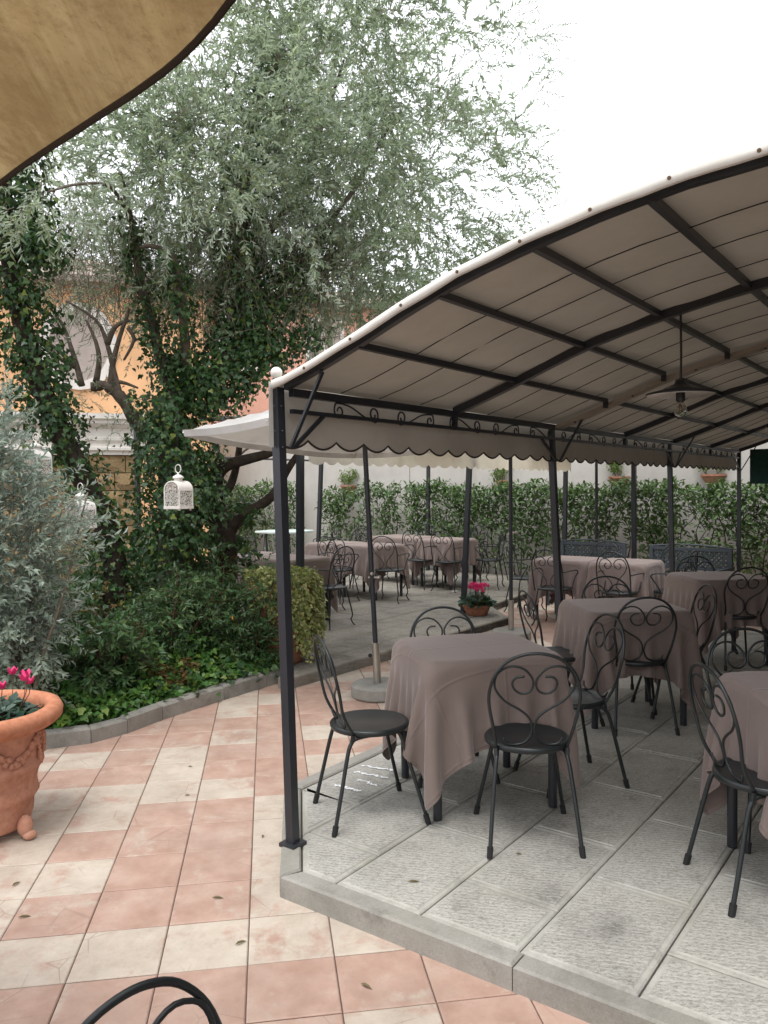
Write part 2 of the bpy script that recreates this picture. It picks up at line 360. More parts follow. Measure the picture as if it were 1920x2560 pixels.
def tube(pts, r, n=8, cap=True, flat=1.0):
    P = np.array(pts, float); k = len(P)
    rr = np.broadcast_to(np.array(r, float), (k,))
    T = np.gradient(P, axis=0); T /= np.linalg.norm(T, axis=1)[:, None] + 1e-12
    a = np.array([0, 0, 1.0]) if abs(T[0][2]) < .9 else np.array([1.0, 0, 0])
    V = []
    for i in range(k):
        a = a - T[i] * (a @ T[i]); a /= np.linalg.norm(a) + 1e-12; b = np.cross(T[i], a)
        for j in range(n):
            th = 2 * PI * (j + .5) / n; V.append(P[i] + rr[i] * (a * math.cos(th) * flat + b * math.sin(th)))
    F = [(i * n + j, i * n + (j + 1) % n, (i + 1) * n + (j + 1) % n, (i + 1) * n + j) for i in range(k - 1) for j in range(n)]
    if cap: F.append(tuple(range(n))[::-1]); F.append(tuple((k - 1) * n + j for j in range(n)))
    return V, F
def smooth_path(pts, sub=4, closed=False):
    P = np.array(pts, float); k = len(P); out = []
    for i in range(k - 1):
        p0 = P[max(0, i - 1)]; p1 = P[i]; p2 = P[i + 1]; p3 = P[min(k - 1, i + 2)]
        for s_ in range(sub):
            u = s_ / sub
            out.append(.5 * ((2 * p1) + (-p0 + p2) * u + (2 * p0 - 5 * p1 + 4 * p2 - p3) * u * u + (-p0 + 3 * p1 - 3 * p2 + p3) * u ** 3))
    out.append(P[-1]); return np.array(out)
def link(name, me, parent=None, loc=None, rz=0.0):
    o = bpy.data.objects.new(name, me); COL.objects.link(o)
    if parent is not None: o.parent = parent
    if loc is not None: o.location = loc
    if rz: o.rotation_euler = (0, 0, rz)
    return o
def thing(name, label, cat, loc=(0, 0, 0), rz=0.0, group=None):
    o = bpy.data.objects.new(name, None); COL.objects.link(o)
    o.empty_display_size = .1; o.location = loc; o.rotation_euler = (0, 0, rz)
    return tag(o, label, cat, group)
def tag(o, label, cat, group=None):
    o['label'] = label; o['category'] = cat
    if group: o['group'] = group
    return o
def struct(o): o['kind'] = 'structure'; return o
def stuff(o): o['kind'] = 'stuff'; return o
def copy_tree(o, parent=None):
    c = o.copy(); COL.objects.link(c)
    if parent is not None: c.parent = parent
    for ch in o.children: copy_tree(ch, c)
    return c

# leaf templates: x across, y along, z lift
LT = {
 'lance': (np.array([(0, 0, 0), (.5, .42, .12), (0, 1, -.06), (-.5, .42, .12)]), np.array([(0, 1, 2), (0, 2, 3)])),
 'laurel': (np.array([(0, 0, 0), (.42, .3, .10), (.38, .66, .06), (0, 1, -.08), (-.38, .66, .06), (-.42, .3, .10), (0, .5, -.02)]),
            np.array([(0, 1, 6), (1, 2, 6), (2, 3, 6), (3, 4, 6), (4, 5, 6), (5, 0, 6)])),
 'ivy': (np.array([(0, 0, 0), (.36, -.10, .02), (.52, .26, .0), (.27, .48, .05), (0, 1, -.10), (-.27, .48, .05), (-.52, .26, .0), (-.36, -.10, .02)]),
         np.array([(0, 1, 2), (0, 2, 3), (0, 3, 4), (0, 4, 5), (0, 5, 6), (0, 6, 7)])),
 'round': (np.array([(0, 0, 0), (.45, .1, .06), (.5, .55, .05), (0, 1, -.04), (-.5, .55, .05), (-.45, .1, .06)]), np.array([(0, 1, 2), (0, 2, 3), (0, 3, 4), (0, 4, 5)])),
}
def unit(a): return a / (np.linalg.norm(a, axis=-1, keepdims=True) + 1e-12)
def leaves(P, D, N, L, W, kind):
    """one leaf template at every point: position, direction, up, length, width"""
    tv, tf = LT[kind]; P = np.asarray(P); n = len(P); D = unit(D); X = unit(np.cross(D, N)); Z = np.cross(X, D)
    L = np.broadcast_to(L, (n,)); W = np.broadcast_to(W, (n,))
    V = P[:, None] + X[:, None] * (tv[:, 0][None, :, None] * W[:, None, None]) + D[:, None] * (tv[:, 1][None, :, None] * L[:, None, None]) + Z[:, None] * (tv[:, 2][None, :, None] * L[:, None, None])
    F = tf[None] + (np.arange(n) * len(tv))[:, None, None]
    return V.reshape(-1, 3), F.reshape(-1, 3)
class LB:
    def __init__(s): s.V = []; s.F = []; s.n = 0
    def add(s, V, F):
        s.V.append(np.asarray(V, float)); s.F.append(np.asarray(F) + s.n); s.n += len(V); return s
    def obj(s, name, mat, parent=None): return link(name, mesh_tri(name, np.concatenate(s.V), np.concatenate(s.F), mat), parent)
def rdir(n): return unit(rng.normal(size=(n, 3)))

# plan geometry: pergola axis U, across it V
ANG = math.radians(53.2)
U2 = np.array([math.cos(ANG), math.sin(ANG)]); V2 = np.array([math.sin(ANG), -math.cos(ANG)])
P1 = np.array([-.41, 3.35])
def pg(s, w, z): q = P1 + U2 * s + V2 * w; return np.array([q[0], q[1], z])

def clip_convex(subject, clip):
    out = list(subject)
    for i in range(len(clip)):
        a = clip[i]; b = clip[(i + 1) % len(clip)]
        ins = lambda p: (b[0] - a[0]) * (p[1] - a[1]) - (b[1] - a[1]) * (p[0] - a[0]) >= -1e-9
        inp = out; out = []
        if not inp: break
        for j in range(len(inp)):
            p = inp[j]; q = inp[(j + 1) % len(inp)]
            ip, iq = ins(p), ins(q)
            if ip: out.append(p)
            if ip != iq:
                d1 = (b[0] - a[0]) * (p[1] - a[1]) - (b[1] - a[1]) * (p[0] - a[0]); d2 = (b[0] - a[0]) * (q[1] - a[1]) - (b[1] - a[1]) * (q[0] - a[0])
                u = d1 / (d1 - d2); out.append((p[0] + (q[0] - p[0]) * u, p[1] + (q[1] - p[1]) * u))
    return out
def area(p): return .5 * sum(p[i][0] * p[(i + 1) % len(p)][1] - p[(i + 1) % len(p)][0] * p[i][1] for i in range(len(p)))
def inside(pt, poly):
    x, y = pt; c = False; n = len(poly)
    for i in range(n):
        x1, y1 = poly[i]; x2, y2 = poly[(i + 1) % n]
        if (y1 > y) != (y2 > y) and x < (x2 - x1) * (y - y1) / (y2 - y1) + x1: c = not c
    return c
def inset(poly, d):
    """move each edge of a convex polygon inwards"""
    P = [np.array(p) for p in poly]; Q = []
    for i, p in enumerate(P):
        if not Q or np.linalg.norm(p - Q[-1]) > 1e-4: Q.append(p)
    if np.linalg.norm(Q[0] - Q[-1]) < 1e-4: Q.pop()
    n = len(Q)
    if n < 3: return None
    L = []
    for i in range(n):
        a, b = Q[i], Q[(i + 1) % n]; e = (b - a) / np.linalg.norm(b - a); nn = np.array([-e[1], e[0]]); L.append((a + nn * d, e))
    R = []
    for i in range(n):
        (a, e), (b, g_) = L[i - 1], L[i]; det = e[0] * (-g_[1]) + g_[0] * e[1]
        if abs(det) < .05: R.append(b); continue
        r_ = b - a; u = (r_[0] * (-g_[1]) + g_[0] * r_[1]) / det; R.append(a + e * u)
    return Q, R
def slab_mesh(name, poly, z0, z1, mats, margin=.015):
    """flagstone: bevelled drafted margin round a chiselled field"""
    r = inset(poly, .0028)
    if r is None: return None
    if area([tuple(p) for p in r[1]]) > .004 and all(inside(tuple(p), poly) for p in r[1]): poly = [tuple(p) for p in r[1]]
    r = inset(poly, .005)
    if r is None: return None
    Q, R1 = r; n = len(Q)
    QQ = [tuple(p) for p in Q]
    if area(QQ) < .02 or not all(inside(tuple(p), QQ) for p in R1):
        return mesh_np(name, [(*p, z0) for p in Q] + [(*p, z1) for p in Q], [(i, (i + 1) % n, n + (i + 1) % n, n + i) for i in range(n)] + [tuple(range(n, 2 * n))], mats, [1] * n + [0])
    r2 = inset([tuple(p) for p in R1], margin)
    if r2 is None or len(r2[1]) != n or area([tuple(p) for p in r2[1]]) < .02 or not all(inside(tuple(p), QQ) for p in r2[1]):
        V = [(*p, z0) for p in Q] + [(*p, z1 - .006) for p in Q] + [(*p, z1) for p in R1]
        F = [(i, (i + 1) % n, n + (i + 1) % n, n + i) for i in range(n)] + [(n + i, n + (i + 1) % n, 2 * n + (i + 1) % n, 2 * n + i) for i in range(n)] + [tuple(range(2 * n, 3 * n))]
        return mesh_np(name, V, F, mats, [1] * (2 * n) + [0])
    R2 = r2[1]; R3 = inset([tuple(p) for p in R2], .004)[1]
    if len(R3) != n: R3 = R2
    V = [(*p, z0) for p in Q] + [(*p, z1 - .006) for p in Q] + [(*p, z1 - .001) for p in R1] + [(*p, z1 - .001) for p in R2] + [(*p, z1 + .003) for p in R3]
    F = []; mi = []
    for k in range(4):
        for i in range(n): F.append((k * n + i, k * n + (i + 1) % n, (k + 1) * n + (i + 1) % n, (k + 1) * n + i)); mi.append(1)
    F.append(tuple(range(4 * n, 5 * n))); mi.append(0)
    return mesh_np(name, V, F, mats, mi)
def prism(poly, z0, z1, bev=.0):
    n = len(poly); b = B()
    if bev:
        r = inset(poly, bev)
        Q, R = r; n = len(Q)
        b.add([(*p, z0) for p in Q] + [(*p, z1 - bev) for p in Q] + [(*p, z1) for p in R],
              [(i, (i + 1) % n, n + (i + 1) % n, n + i) for i in range(n)] + [(n + i, n + (i + 1) % n, 2 * n + (i + 1) % n, 2 * n + i) for i in range(n)] + [tuple(range(2 * n, 3 * n)), tuple(range(n))[::-1]])
    else:
        b.add([(*p, z0) for p in poly] + [(*p, z1) for p in poly], [(i, (i + 1) % n, n + (i + 1) % n, n + i) for i in range(n)] + [tuple(range(n, 2 * n)), tuple(range(n))[::-1]])
    return b

# ================================================================== SETTING
S = 120.0
ground = struct(link('ground', mesh_np('ground', [(-S, -S, -.008), (S, -S, -.008), (S, S, -.008), (-S, S, -.008)], [(0, 1, 2, 3)], ('ground_mat',))))

A_ = (-.43, 3.07); E_ = (4.84, -.75); E2_ = (8.80, 4.54); C_ = (3.06, 8.82); B_ = (-.53, 4.01)
NEAR = [A_, E_, E2_, C_, B_]
FAR = [(-.80, 6.28), (1.45, 9.18), (1.36, 10.1), (2.4, 11.9), (3.2, 12.9), (.5, 15.2), (-4.5, 17.2), (-4.5, 11.5), (-2.4, 8.8), (-1.0, 7.2)]
BEDK = [(-4.2, 4.42), (-3.0, 4.62), (-2.22, 4.86), (-1.90, 5.00), (-1.73, 5.20), (-1.58, 5.50), (-1.25, 6.01), (-.98, 6.40), (-.78, 6.70)]
BED = BEDK + [(-1.0, 7.2), (-2.4, 8.8), (-3.4, 10.5), (-7.5, 10.8), (-7.5, 4.3)]
def in_frame(p, mg=.04):
    d = np.array(p) - CAM; z = d @ CF
    if z < .2: return False
    x = FPX * (d @ CR) / z / 1920; y = -FPX * (d @ CU) / z / 2560
    return abs(x) < .5 + mg and abs(y) < .5 + mg

# --- terrace of square two-tone tiles
TP = .29718; ga = math.radians(8.513); G0 = np.array([-1.408, 2.7921]); gx = np.array([math.cos(ga), math.sin(ga)]); gy = np.array([-math.sin(ga), math.cos(ga)])
floor = struct(thing('terrace_floor', '', '')); del floor['label']; del floor['category']
hs_ = TP / 2 - .0022
bt = B(); e_ = .004
bt.add([(x * hs_, y * hs_, -.03) for x, y in ((-1, -1), (1, -1), (1, 1), (-1, 1))] + [(x * hs_, y * hs_, -.003) for x, y in ((-1, -1), (1, -1), (1, 1), (-1, 1))] + [(x * (hs_ - e_), y * (hs_ - e_), 0) for x, y in ((-1, -1), (1, -1), (1, 1), (-1, 1))],
       [(i, (i + 1) % 4, 4 + (i + 1) % 4, 4 + i) for i in range(4)] + [(4 + i, 4 + (i + 1) % 4, 8 + (i + 1) % 4, 8 + i) for i in range(4)] + [(8, 9, 10, 11)])
tile_me = bt.mesh('tile', 'tile_clay')
cand = []
for c in range(-14, 34):
    for r_ in range(-9, 44):
        p = G0 + gx * ((c + .5) * TP) + gy * ((r_ + .5) * TP)
        if not in_frame((p[0], p[1], 0), .07): continue
        cs = [p + gx * a * TP * .5 + gy * b * TP * .5 for a in (-1, 0, 1) for b in (-1, 0, 1)]
        if all(inside(q, NEAR) or inside(q, FAR) or inside(q, BED) for q in cs): continue
        if p[1] > 14: continue
        cand.append((np.linalg.norm(p), p))
cand.sort(key=lambda k: k[0])
far_b = B()
for i, (d_, p) in enumerate(cand):
    if i < 300:
        o = link('tile', tile_me, floor, (p[0], p[1], random.uniform(-.0012, .0006)), ga + random.choice((0, PI / 2, PI, -PI / 2)))
    else:
        far_b.box((p[0], p[1], -.0165), (hs_ * 2, hs_ * 2, .03), ga)
if far_b.n: stuff(far_b.obj('distant_tiles', 'tile_clay', floor))

# --- raised flagstone platforms
def platform(name, poly, z, mats, kerb_edges, kw, kmat, strips_from, seed, base_inset):
    root = struct(thing(name, '', '')); del root['label']; del root['category']
    rr = random.Random(seed)
    base = prism(poly, -.03, z - .016) if not base_inset else prism([tuple(p) for p in inset(poly, base_inset)[1]], -.03, z - .016)
    base.obj('mortar_bed', 'mortar', root)
    us = [p[0] * U2[0] + p[1] * U2[1] for p in poly]; ws = [p[0] * V2[0] + p[1] * V2[1] for p in poly]
    k0 = math.floor((min(ws) - strips_from) / .395) - 1; k1 = math.ceil((max(ws) - strips_from) / .395) + 1
    inner = poly
    if base_inset:
        inner = [tuple(p) for p in inset(poly, kw + .004)[1]]
    for k in range(k0, k1):
        w0, w1 = strips_from + k * .395, strips_from + (k + 1) * .395
        off = 2.59 if k % 2 else 2.915
        j0 = math.floor((min(us) - off) / .64) - 1
        cuts = [off + (j0 + j) * .64 + rr.uniform(-.03, .03) for j in range(40)]
        for u0, u1 in zip(cuts[:-1], cuts[1:]):
            if u0 > max(us) or u1 < min(us): continue
            rect = [tuple(U2 * u_ + V2 * w_) for u_, w_ in ((u0, w0), (u0, w1), (u1, w1), (u1, w0))]
            if area(rect) < 0: rect = rect[::-1]
            cl = clip_convex(inner, rect)
            if len(cl) < 3 or area(cl) < .0006: continue
            cen = np.mean(np.array(cl), axis=0)
            if not any(in_frame((q[0], q[1], z), .25) for q in cl + [tuple(cen)]): continue
            me = slab_mesh('slab', cl, z - .03, z + rr.uniform(-.002, .002), mats)
            if me: link('slab', me, root)
    for (a, b, lens) in kerb_edges:
        a = np.array(a); b = np.array(b); e = (b - a); L = np.linalg.norm(e); e /= L; nn = np.array([-e[1], e[0]])
        yield_pts = [0.0]
        while yield_pts[-1] < L - 1e-6: yield_pts.append(min(L, yield_pts[-1] + lens))
        if len(yield_pts) > 2 and yield_pts[-1] - yield_pts[-2] < .25: yield_pts.pop(-2)
        for s0, s1 in zip(yield_pts[:-1], yield_pts[1:]):
            p, q = a + e * (s0 + .002), a + e * (s1 - .002)
            jz = rr.uniform(-.001, .002)
            m0 = kw if s0 == 0 else 0; m1 = kw if s1 >= L - 1e-6 else 0
            ang = .55
            pi = p + nn * kw + e * m0 * ang * (1 if base_inset else 0); qi = q + nn * kw - e * m1 * ang * (1 if base_inset else 0)
            prism([tuple(p), tuple(q), tuple(qi), tuple(pi)], -.02, z + .005 + jz, .008).obj('kerb_stone', kmat, root)
    return root
platform('stone_platform', NEAR, .08, ('slab_field', 'slab_margin'), [(A_, E_, 1.02), (C_, B_, 1.0), (B_, A_, 1.2)], .085, 'kerb_stone', -1.975, 3, .02)
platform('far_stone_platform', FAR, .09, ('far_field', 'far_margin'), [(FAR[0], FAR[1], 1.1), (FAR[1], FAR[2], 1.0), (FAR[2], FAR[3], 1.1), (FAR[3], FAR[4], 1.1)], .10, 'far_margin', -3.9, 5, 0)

# --- planted bed with its kerb
cell = .10; idx = {}
def bed_h(x, y):
    d = min(math.hypot(x - (a[0] + (b[0] - a[0]) * u), y - (a[1] + (b[1] - a[1]) * u)) for a, b in zip(BEDK[:-1], BEDK[1:]) for u in (0, .33, .66, 1))
    return .045 + .16 * (1 - math.exp(-d * .9))
V_ = []; F_ = []
for i in range(-60, 0):
    for j in range(42, 106):
        x, y = i * cell, j * cell
        if all(inside((x + a * cell, y + b_ * cell), BED) for a in (0, 1) for b_ in (0, 1)):
            q = []
            for (a, b) in ((0, 0), (1, 0), (1, 1), (0, 1)):
                k = (i + a, j + b)
                if k not in idx: idx[k] = len(V_); V_.append((k[0] * cell, k[1] * cell, bed_h(k[0] * cell, k[1] * cell) - .02 + random.uniform(-.015, .015)))
                q.append(idx[k])
            F_.append(q)
soil = struct(link('garden_bed', mesh_np('garden_bed', V_, F_, ('soil',), None, True)))
for a, b in zip(BEDK[:-1], BEDK[1:]):
    a = np.array(a); b = np.array(b); L = np.linalg.norm(b - a); n = max(1, round(L / .42)); e = (b - a) / L; nn = np.array([-e[1], e[0]])
    for k in range(n):
        p = a + e * (L * k / n + .003); q = a + e * (L * (k + 1) / n - .003); h_ = .105 + random.uniform(-.008, .012); w_ = .09 + random.uniform(-.01, .012)
        prism([tuple(p), tuple(q), tuple(q + nn * w_), tuple(p + nn * w_)], -.02, h_, .016).obj('kerb_stone', 'kerb_stone', soil)

# --- garden walls behind the hedge
def wall(p, q, h, th, mat, name, label):
    p = np.array(p); q = np.array(q); e = (q - p) / np.linalg.norm(q - p); nn = np.array([-e[1], e[0]])
    if nn[1] < 0: nn = -nn
    root = thing(name, label, 'wall', (p[0], p[1], 0))
    pl = [tuple(p), tuple(q), tuple(q + nn * th), tuple(p + nn * th)]
    pl = [(a - p[0], b - p[1]) for a, b in pl]
    if area(pl) < 0: pl = pl[::-1]
    prism(pl, -.05, h).obj('plaster_face', mat, root)
    cp = [tuple(p - nn * .04), tuple(q - nn * .04), tuple(q + nn * (th + .04)), tuple(p + nn * (th + .04))]
    cp = [(a - p[0], b - p[1]) for a, b in cp]
    if area(cp) < 0: cp = cp[::-1]
    prism(cp, h, h + .07, .01).obj('coping', 'white_trim', root)
    return root
WC = np.array([.52, 15.5]); WR = np.array([9.0, 8.17]); WL = np.array([-6.5, 18.4])
wall(WC, WR, 2.7, .25, 'plaster', 'garden_wall', 'long grey plaster garden wall behind the laurel hedge on the right')
wall(WC - np.array([.01, -.005]), WL, 2.7, .25, 'plaster', 'garden_wall', 'shorter grey plaster garden wall behind the bare trunk, left of the wall corner')

# --- rusticated stone wall with pale cornice, left background
sw = thing('stone_wall', 'rough tan stone block wall topped by a pale moulded cornice, behind the ivy trunks', 'wall', (-3.80, 12.2, 0), math.radians(180 + 20))
# local +x runs left along the face, outward face is local +y
swl = 4.2; b = B(); b.box((swl / 2, -.25, 1.08), (swl, .40, 2.2)); b.obj('core', 'mortar', sw)
rr = random.Random(2); zc = 0.0; row = 0
def rock_block(x0, x1, z0, z1, rough):
    nx, nz = (5, 4) if rough else (2, 2); V = []; F = []
    for j in range(nz):
        for i in range(nx):
            x = x0 + .006 + (x1 - x0 - .012) * i / (nx - 1); z = z0 + .006 + (z1 - z0 - .012) * j / (nz - 1)
            edge = i in (0, nx - 1) or j in (0, nz - 1)
            V.append((x, .0 if edge else (.03 + rr.uniform(-.012, .022)), z))
    n0 = len(V)
    for (x, z) in ((x0 + .006, z0 + .006), (x1 - .006, z0 + .006), (x1 - .006, z1 - .006), (x0 + .006, z1 - .006)): V.append((x, -.06, z))
    for j in range(nz - 1):
        for i in range(nx - 1): F.append((j * nx + i, (j + 1) * nx + i, (j + 1) * nx + i + 1, j * nx + i + 1))
    bl = list(range(nx)); F.append(tuple(bl + [n0 + 1, n0])); tl = [(nz - 1) * nx + i for i in range(nx)]; F.append(tuple([n0 + 3, n0 + 2] + tl[::-1]))
    F.append(tuple([n0, n0 + 3] + [j * nx for j in range(nz)][::-1])); F.append(tuple([n0 + 2, n0 + 1] + [j * nx + nx - 1 for j in range(nz)]))
    return mesh_np('stone_block', V, F, ('sandstone',), None, False)
while zc < 2.15:
    zh = .272; x = 0.0; qw = .20 if row % 2 else .36
    link('stone_block', rock_block(0, qw, zc, zc + zh, row % 2 == 0), sw); x = qw
    while x < swl - .05:
        w_ = min(swl - x, rr.uniform(.42, .62)); link('stone_block', rock_block(x, x + w_, zc, zc + zh, True), sw); x += w_
    zc += zh; row += 1
ZT = zc
prof = [(.02, 0), (.05, .0), (.05, .05), (.09, .07), (.09, .11), (.05, .12), (.05, .17), (.08, .22), (.08, .26), (.055, .27), (.055, .40), (.10, .42), (.16, .47), (.16, .52), (.20, .54), (.20, .62), (-.42, .62), (-.42, 0)]
V = []; F = []
for xx in (-.10, swl):
    for (y, z) in prof: V.append((xx, y, ZT + .003 + z))
k = len(prof); F = [(i, (i + 1) % k, k + (i + 1) % k, k + i) for i in range(k)] + [tuple(range(k))[::-1], tuple(range(k, 2 * k))]
link('cornice', mesh_np('cornice', V, F, ('white_trim',)), sw)

# --- houses far behind the trees
def house(name, label, p, q, h, mat, wins, roofmat='roof_tile', depth=6.0, eave=.5):
    p = np.array(p, float); q = np.array(q, float); L = np.linalg.norm(q - p); ang = math.atan2(q[1] - p[1], q[0] - p[0])
    root = thing(name, label, 'house', (p[0], p[1], 0), ang)
    b = B(); b.box((L / 2, depth / 2, h / 2), (L, depth, h)); b.obj('wall', mat, root)
    b = B(); b.add([(-eave, -eave, h), (L + eave, -eave, h), (L + eave, depth + eave, h), (-eave, depth + eave, h), (-eave, -eave, h + .12), (L + eave, -eave, h + .12), (L + eave, depth + eave, h + .12), (-eave, depth + eave, h + .12), (L * .3, depth / 2, h + 1.4), (L * .7, depth / 2, h + 1.4)],
                   [(3, 2, 1, 0), (0, 1, 5, 4), (1, 2, 6, 5), (2, 3, 7, 6), (3, 0, 4, 7), (4, 5, 9, 8), (5, 6, 9), (6, 7, 8, 9), (7, 4, 8)])
    b.obj('roof', roofmat, root)
    for (kind, x, z, w, hh) in wins:
        if kind == 'oval':
            n = 28; V = []; F = []
            for i in range(n):
                a = 2 * PI * i / n; V += [(x + w * math.cos(a), -.05, z + hh * math.sin(a)), (x + (w - .17) * math.cos(a), -.05, z + (hh - .17) * math.sin(a)), (x + (w - .17) * math.cos(a), .02, z + (hh - .17) * math.sin(a)), (x + w * math.cos(a), .02, z + hh * math.sin(a))]
            for i in range(n):
                j = (i + 1) % n
                for s_ in range(4): F.append((4 * i + s_, 4 * i + (s_ + 1) % 4, 4 * j + (s_ + 1) % 4, 4 * j + s_))
            fr_ = link('window', mesh_np('window', V, F, ('white_trim',)), root)
            V = [(x + (w - .16) * math.cos(2 * PI * i / n), -.01, z + (hh - .16) * math.sin(2 * PI * i / n)) for i in range(n)]
            link('pane', mesh_np('pane', V, [tuple(range(n))], ('window_dark',)), fr_)
        else:
            b = B(); t_ = .12
            b.box((x - w / 2 - t_ / 2, -.03, z), (t_, .10, hh + 2 * t_)); b.box((x + w / 2 + t_ / 2, -.03, z), (t_, .10, hh + 2 * t_)); b.box((x, -.03, z + hh / 2 + t_ / 2), (w, .10, t_)); b.box((x, -.03, z - hh / 2 - t_ / 2), (w, .10, t_))
            fr_ = b.obj('window', 'white_trim', root)
            b = B(); b.box((x, -.006, z), (w, .02, hh)); b.obj('pane', 'window_dark', fr_)
            b = B(); b.box((x, -.03, z), (.05, .03, hh)); b.obj('mullion', 'white_trim', fr_)
    return root
house('orange_house', 'orange plastered house with a white-framed oval window beyond the stone wall', (-12.5, 13.6), (-3.55, 16.0), 5.6, 'orange_wall', [('oval', 6.82, 4.45, .72, .85), ('rect', 3.2, 4.3, .9, 1.4)])
house('pink_house', 'pale salmon pink house glimpsed between ivy and pergola roof edge', (-7.0, 24.0), (3.5, 26.5), 7.4, 'pink_wall', [('rect', 5.3, 6.2, 1.0, 1.5), ('rect', 2.6, 6.2, 1.0, 1.5), ('rect', 8.2, 6.2, 1.0, 1.5)], depth=7)

# --- assumed restaurant wall, added out of view to keep right-hand light off the pergola
rs = pg_ = None
q0 = P1 + U2 * -1.5 + V2 * 4.45
rest = thing('added_shade_building', 'unseen tan wall with doors, added to shade the right side of the pergola', 'building', (q0[0], q0[1], 0), ANG)
b = B(); b.box((7.0, -1.5, 2.3), (14.0, 3.0, 4.6)); b.obj('wall', 'sandstone', rest)
for k in range(3):
    b = B(); b.box((2.5 + k * 4, .012, 1.15), (1.3, .05, 2.3)); d_ = b.obj('door', 'bark_dark', rest)
    b = B(); b.box((2.5 + k * 4 + .5, .05, 1.05), (.03, .04, .16)); b.obj('handle', 'steel', d_)
b = B(); b.box((7.0, -1.4, 4.7), (14.4, 3.6, .18)); b.obj('roof', 'roof_tile', rest)

# ================================================================== PERGOLA
PW = np.array([0, .16, .41, .64, .88, 1.13, 1.37, 1.62, 1.93]); PZ = .022 + np.array([2.055, 2.105, 2.195, 2.285, 2.365, 2.425, 2.475, 2.515, 2.535])
WSP = 3.86
def roofz(w):
    w = np.asarray(w, float); w = np.where(w > WSP / 2, WSP - w, w)
    return np.interp(np.maximum(w, 0), PW, PZ)
pergola = thing('pergola', 'large dark metal pergola with arched beige canvas roof over the near dining platform', 'pergola', (P1[0], P1[1], .08))
def loc(p): return np.array(p) - np.array([P1[0], P1[1], .08])
def lp(s, w, z): return loc(pg(s, w, z))
BAY = 2.72; NB = 3; SEND = BAY * NB
ws_ = np.linspace(0, WSP, 29)
# posts lean slightly outwards as the photograph shows
post_xy = {0: (0, 0), 1: (BAY, 0), 2: (BAY * 2, 0), 3: (SEND, 0)}
LEAN = np.array([-.040, .008])
for k in range(4):
    for side in (0, 1):
        b = B(); base = pg(k * BAY, WSP * side, .08 if k < 3 and side == 0 else (.08 if k < 3 else 0.0))
        if k == 1 and side == 0: base = np.array([1.30, 5.70, .08])
        top = pg(k * BAY, WSP * side, 2.055)
        if side == 0: base = base + np.array([.0, 0, 0]); top = top + np.array([LEAN[0], LEAN[1], 0]) if k != 3 else top
        r_ = np.array([U2[0], U2[1], 0])
        b.bar(loc(base + np.array([0, 0, .008])), loc(top), .042, .042, up=tuple(r_))
        post = b.obj('post', 'post_metal', pergola)
        b = B(); b.box(loc(base + np.array([0, 0, .008])), (.085, .085, .016), ANG); b.obj('base_plate', 'post_metal', post)
        if side == 0:
            for zz in (1.975, 1.87, 1.80):
                for dr in (-1, 1):
                    c_ = base + (top - base) * ((zz - base[2]) / (top[2] - base[2])); d_ = np.array([*(V2 if dr > 0 else -U2), 0]) * .0215
                    B().sphere(loc(c_ + d_), .0045, 6, 4).obj('bolt', 'bench_grey', post)
# ball finial on the front corner post
b = B(); t0 = pg(0, 0, 2.0) + np.array([LEAN[0], LEAN[1], 0]); b.sphere(loc(t0 + np.array([-.005, .02, .12])), .026, 14, 10); b.tube([loc(t0 + np.array([-.005, .02, .05])), loc(t0 + np.array([-.005, .02, .1]))], .008, 8); b.obj('ball_finial', 'white_paint', pergola, True)
# arches
def arch_pts(s, dz, wmin=0.0): return [lp(s, w, float(roofz(w)) + dz) for w in ws_ if w >= wmin]
for k in range(NB * 2 + 1):
    s = k * BAY / 2
    if k == 2: continue
    P = arch_pts(s, -.028 if k else -.02); b = B(); th = .042 if k else .030
    V = []; F = []
    for i, p in enumerate(P):
        for du, dz in ((-th / 2, -th / 2), (th / 2, -th / 2), (th / 2, th / 2), (-th / 2, th / 2)): V.append(p + np.array([U2[0] * du, U2[1] * du, dz]))
    n = len(P); F = [(4 * i + j, 4 * i + (j + 1) % 4, 4 * i + 4 + (j + 1) % 4, 4 * i + 4 + j) for i in range(n - 1) for j in range(4)]
    b.add(V, F); b.obj('arch', 'post_metal', pergola)
# beige gutter where the two roof halves meet, with its pair of end arches hidden in it
P = arch_pts(BAY, -.045); b = B(); V = []
for p in P:
    for du, dz in ((-.055, .012), (-.055, -.014), (.055, -.014), (.055, .012)): V.append(p + np.array([U2[0] * du, U2[1] * du, dz]))
n = len(P); b.add(V, [(4 * i + j, 4 * i + (j + 1) % 4, 4 * i + 4 + (j + 1) % 4, 4 * i + 4 + j) for i in range(n - 1) for j in range(4)]); gut = b.obj('gutter', 'gutter', pergola)
for w in (.15, .55, .95, 1.35, 1.75): B().sphere(lp(BAY - .03, w, float(roofz(w)) - .0605), .007, 6, 4).obj('rivet', 'rubber', gut)
# purlins, broken at the gutter
for w in (.39, .77, 1.15, 1.54, 1.93, 2.32, 2.71, 3.09, 3.47):
    z = float(roofz(w)) - .022
    for (s0, s1) in ((0.0, BAY - .075), (BAY + .075, SEND)):
        b = B(); b.bar(lp(s0, w, z), lp(s1, w, z), .026, .026)
        if s0 == 0: b.bar(lp(s1 - .012, w, z), lp(s1 - .012, w, z - .05), .026, .03)
        b.obj('purlin', 'post_metal', pergola)
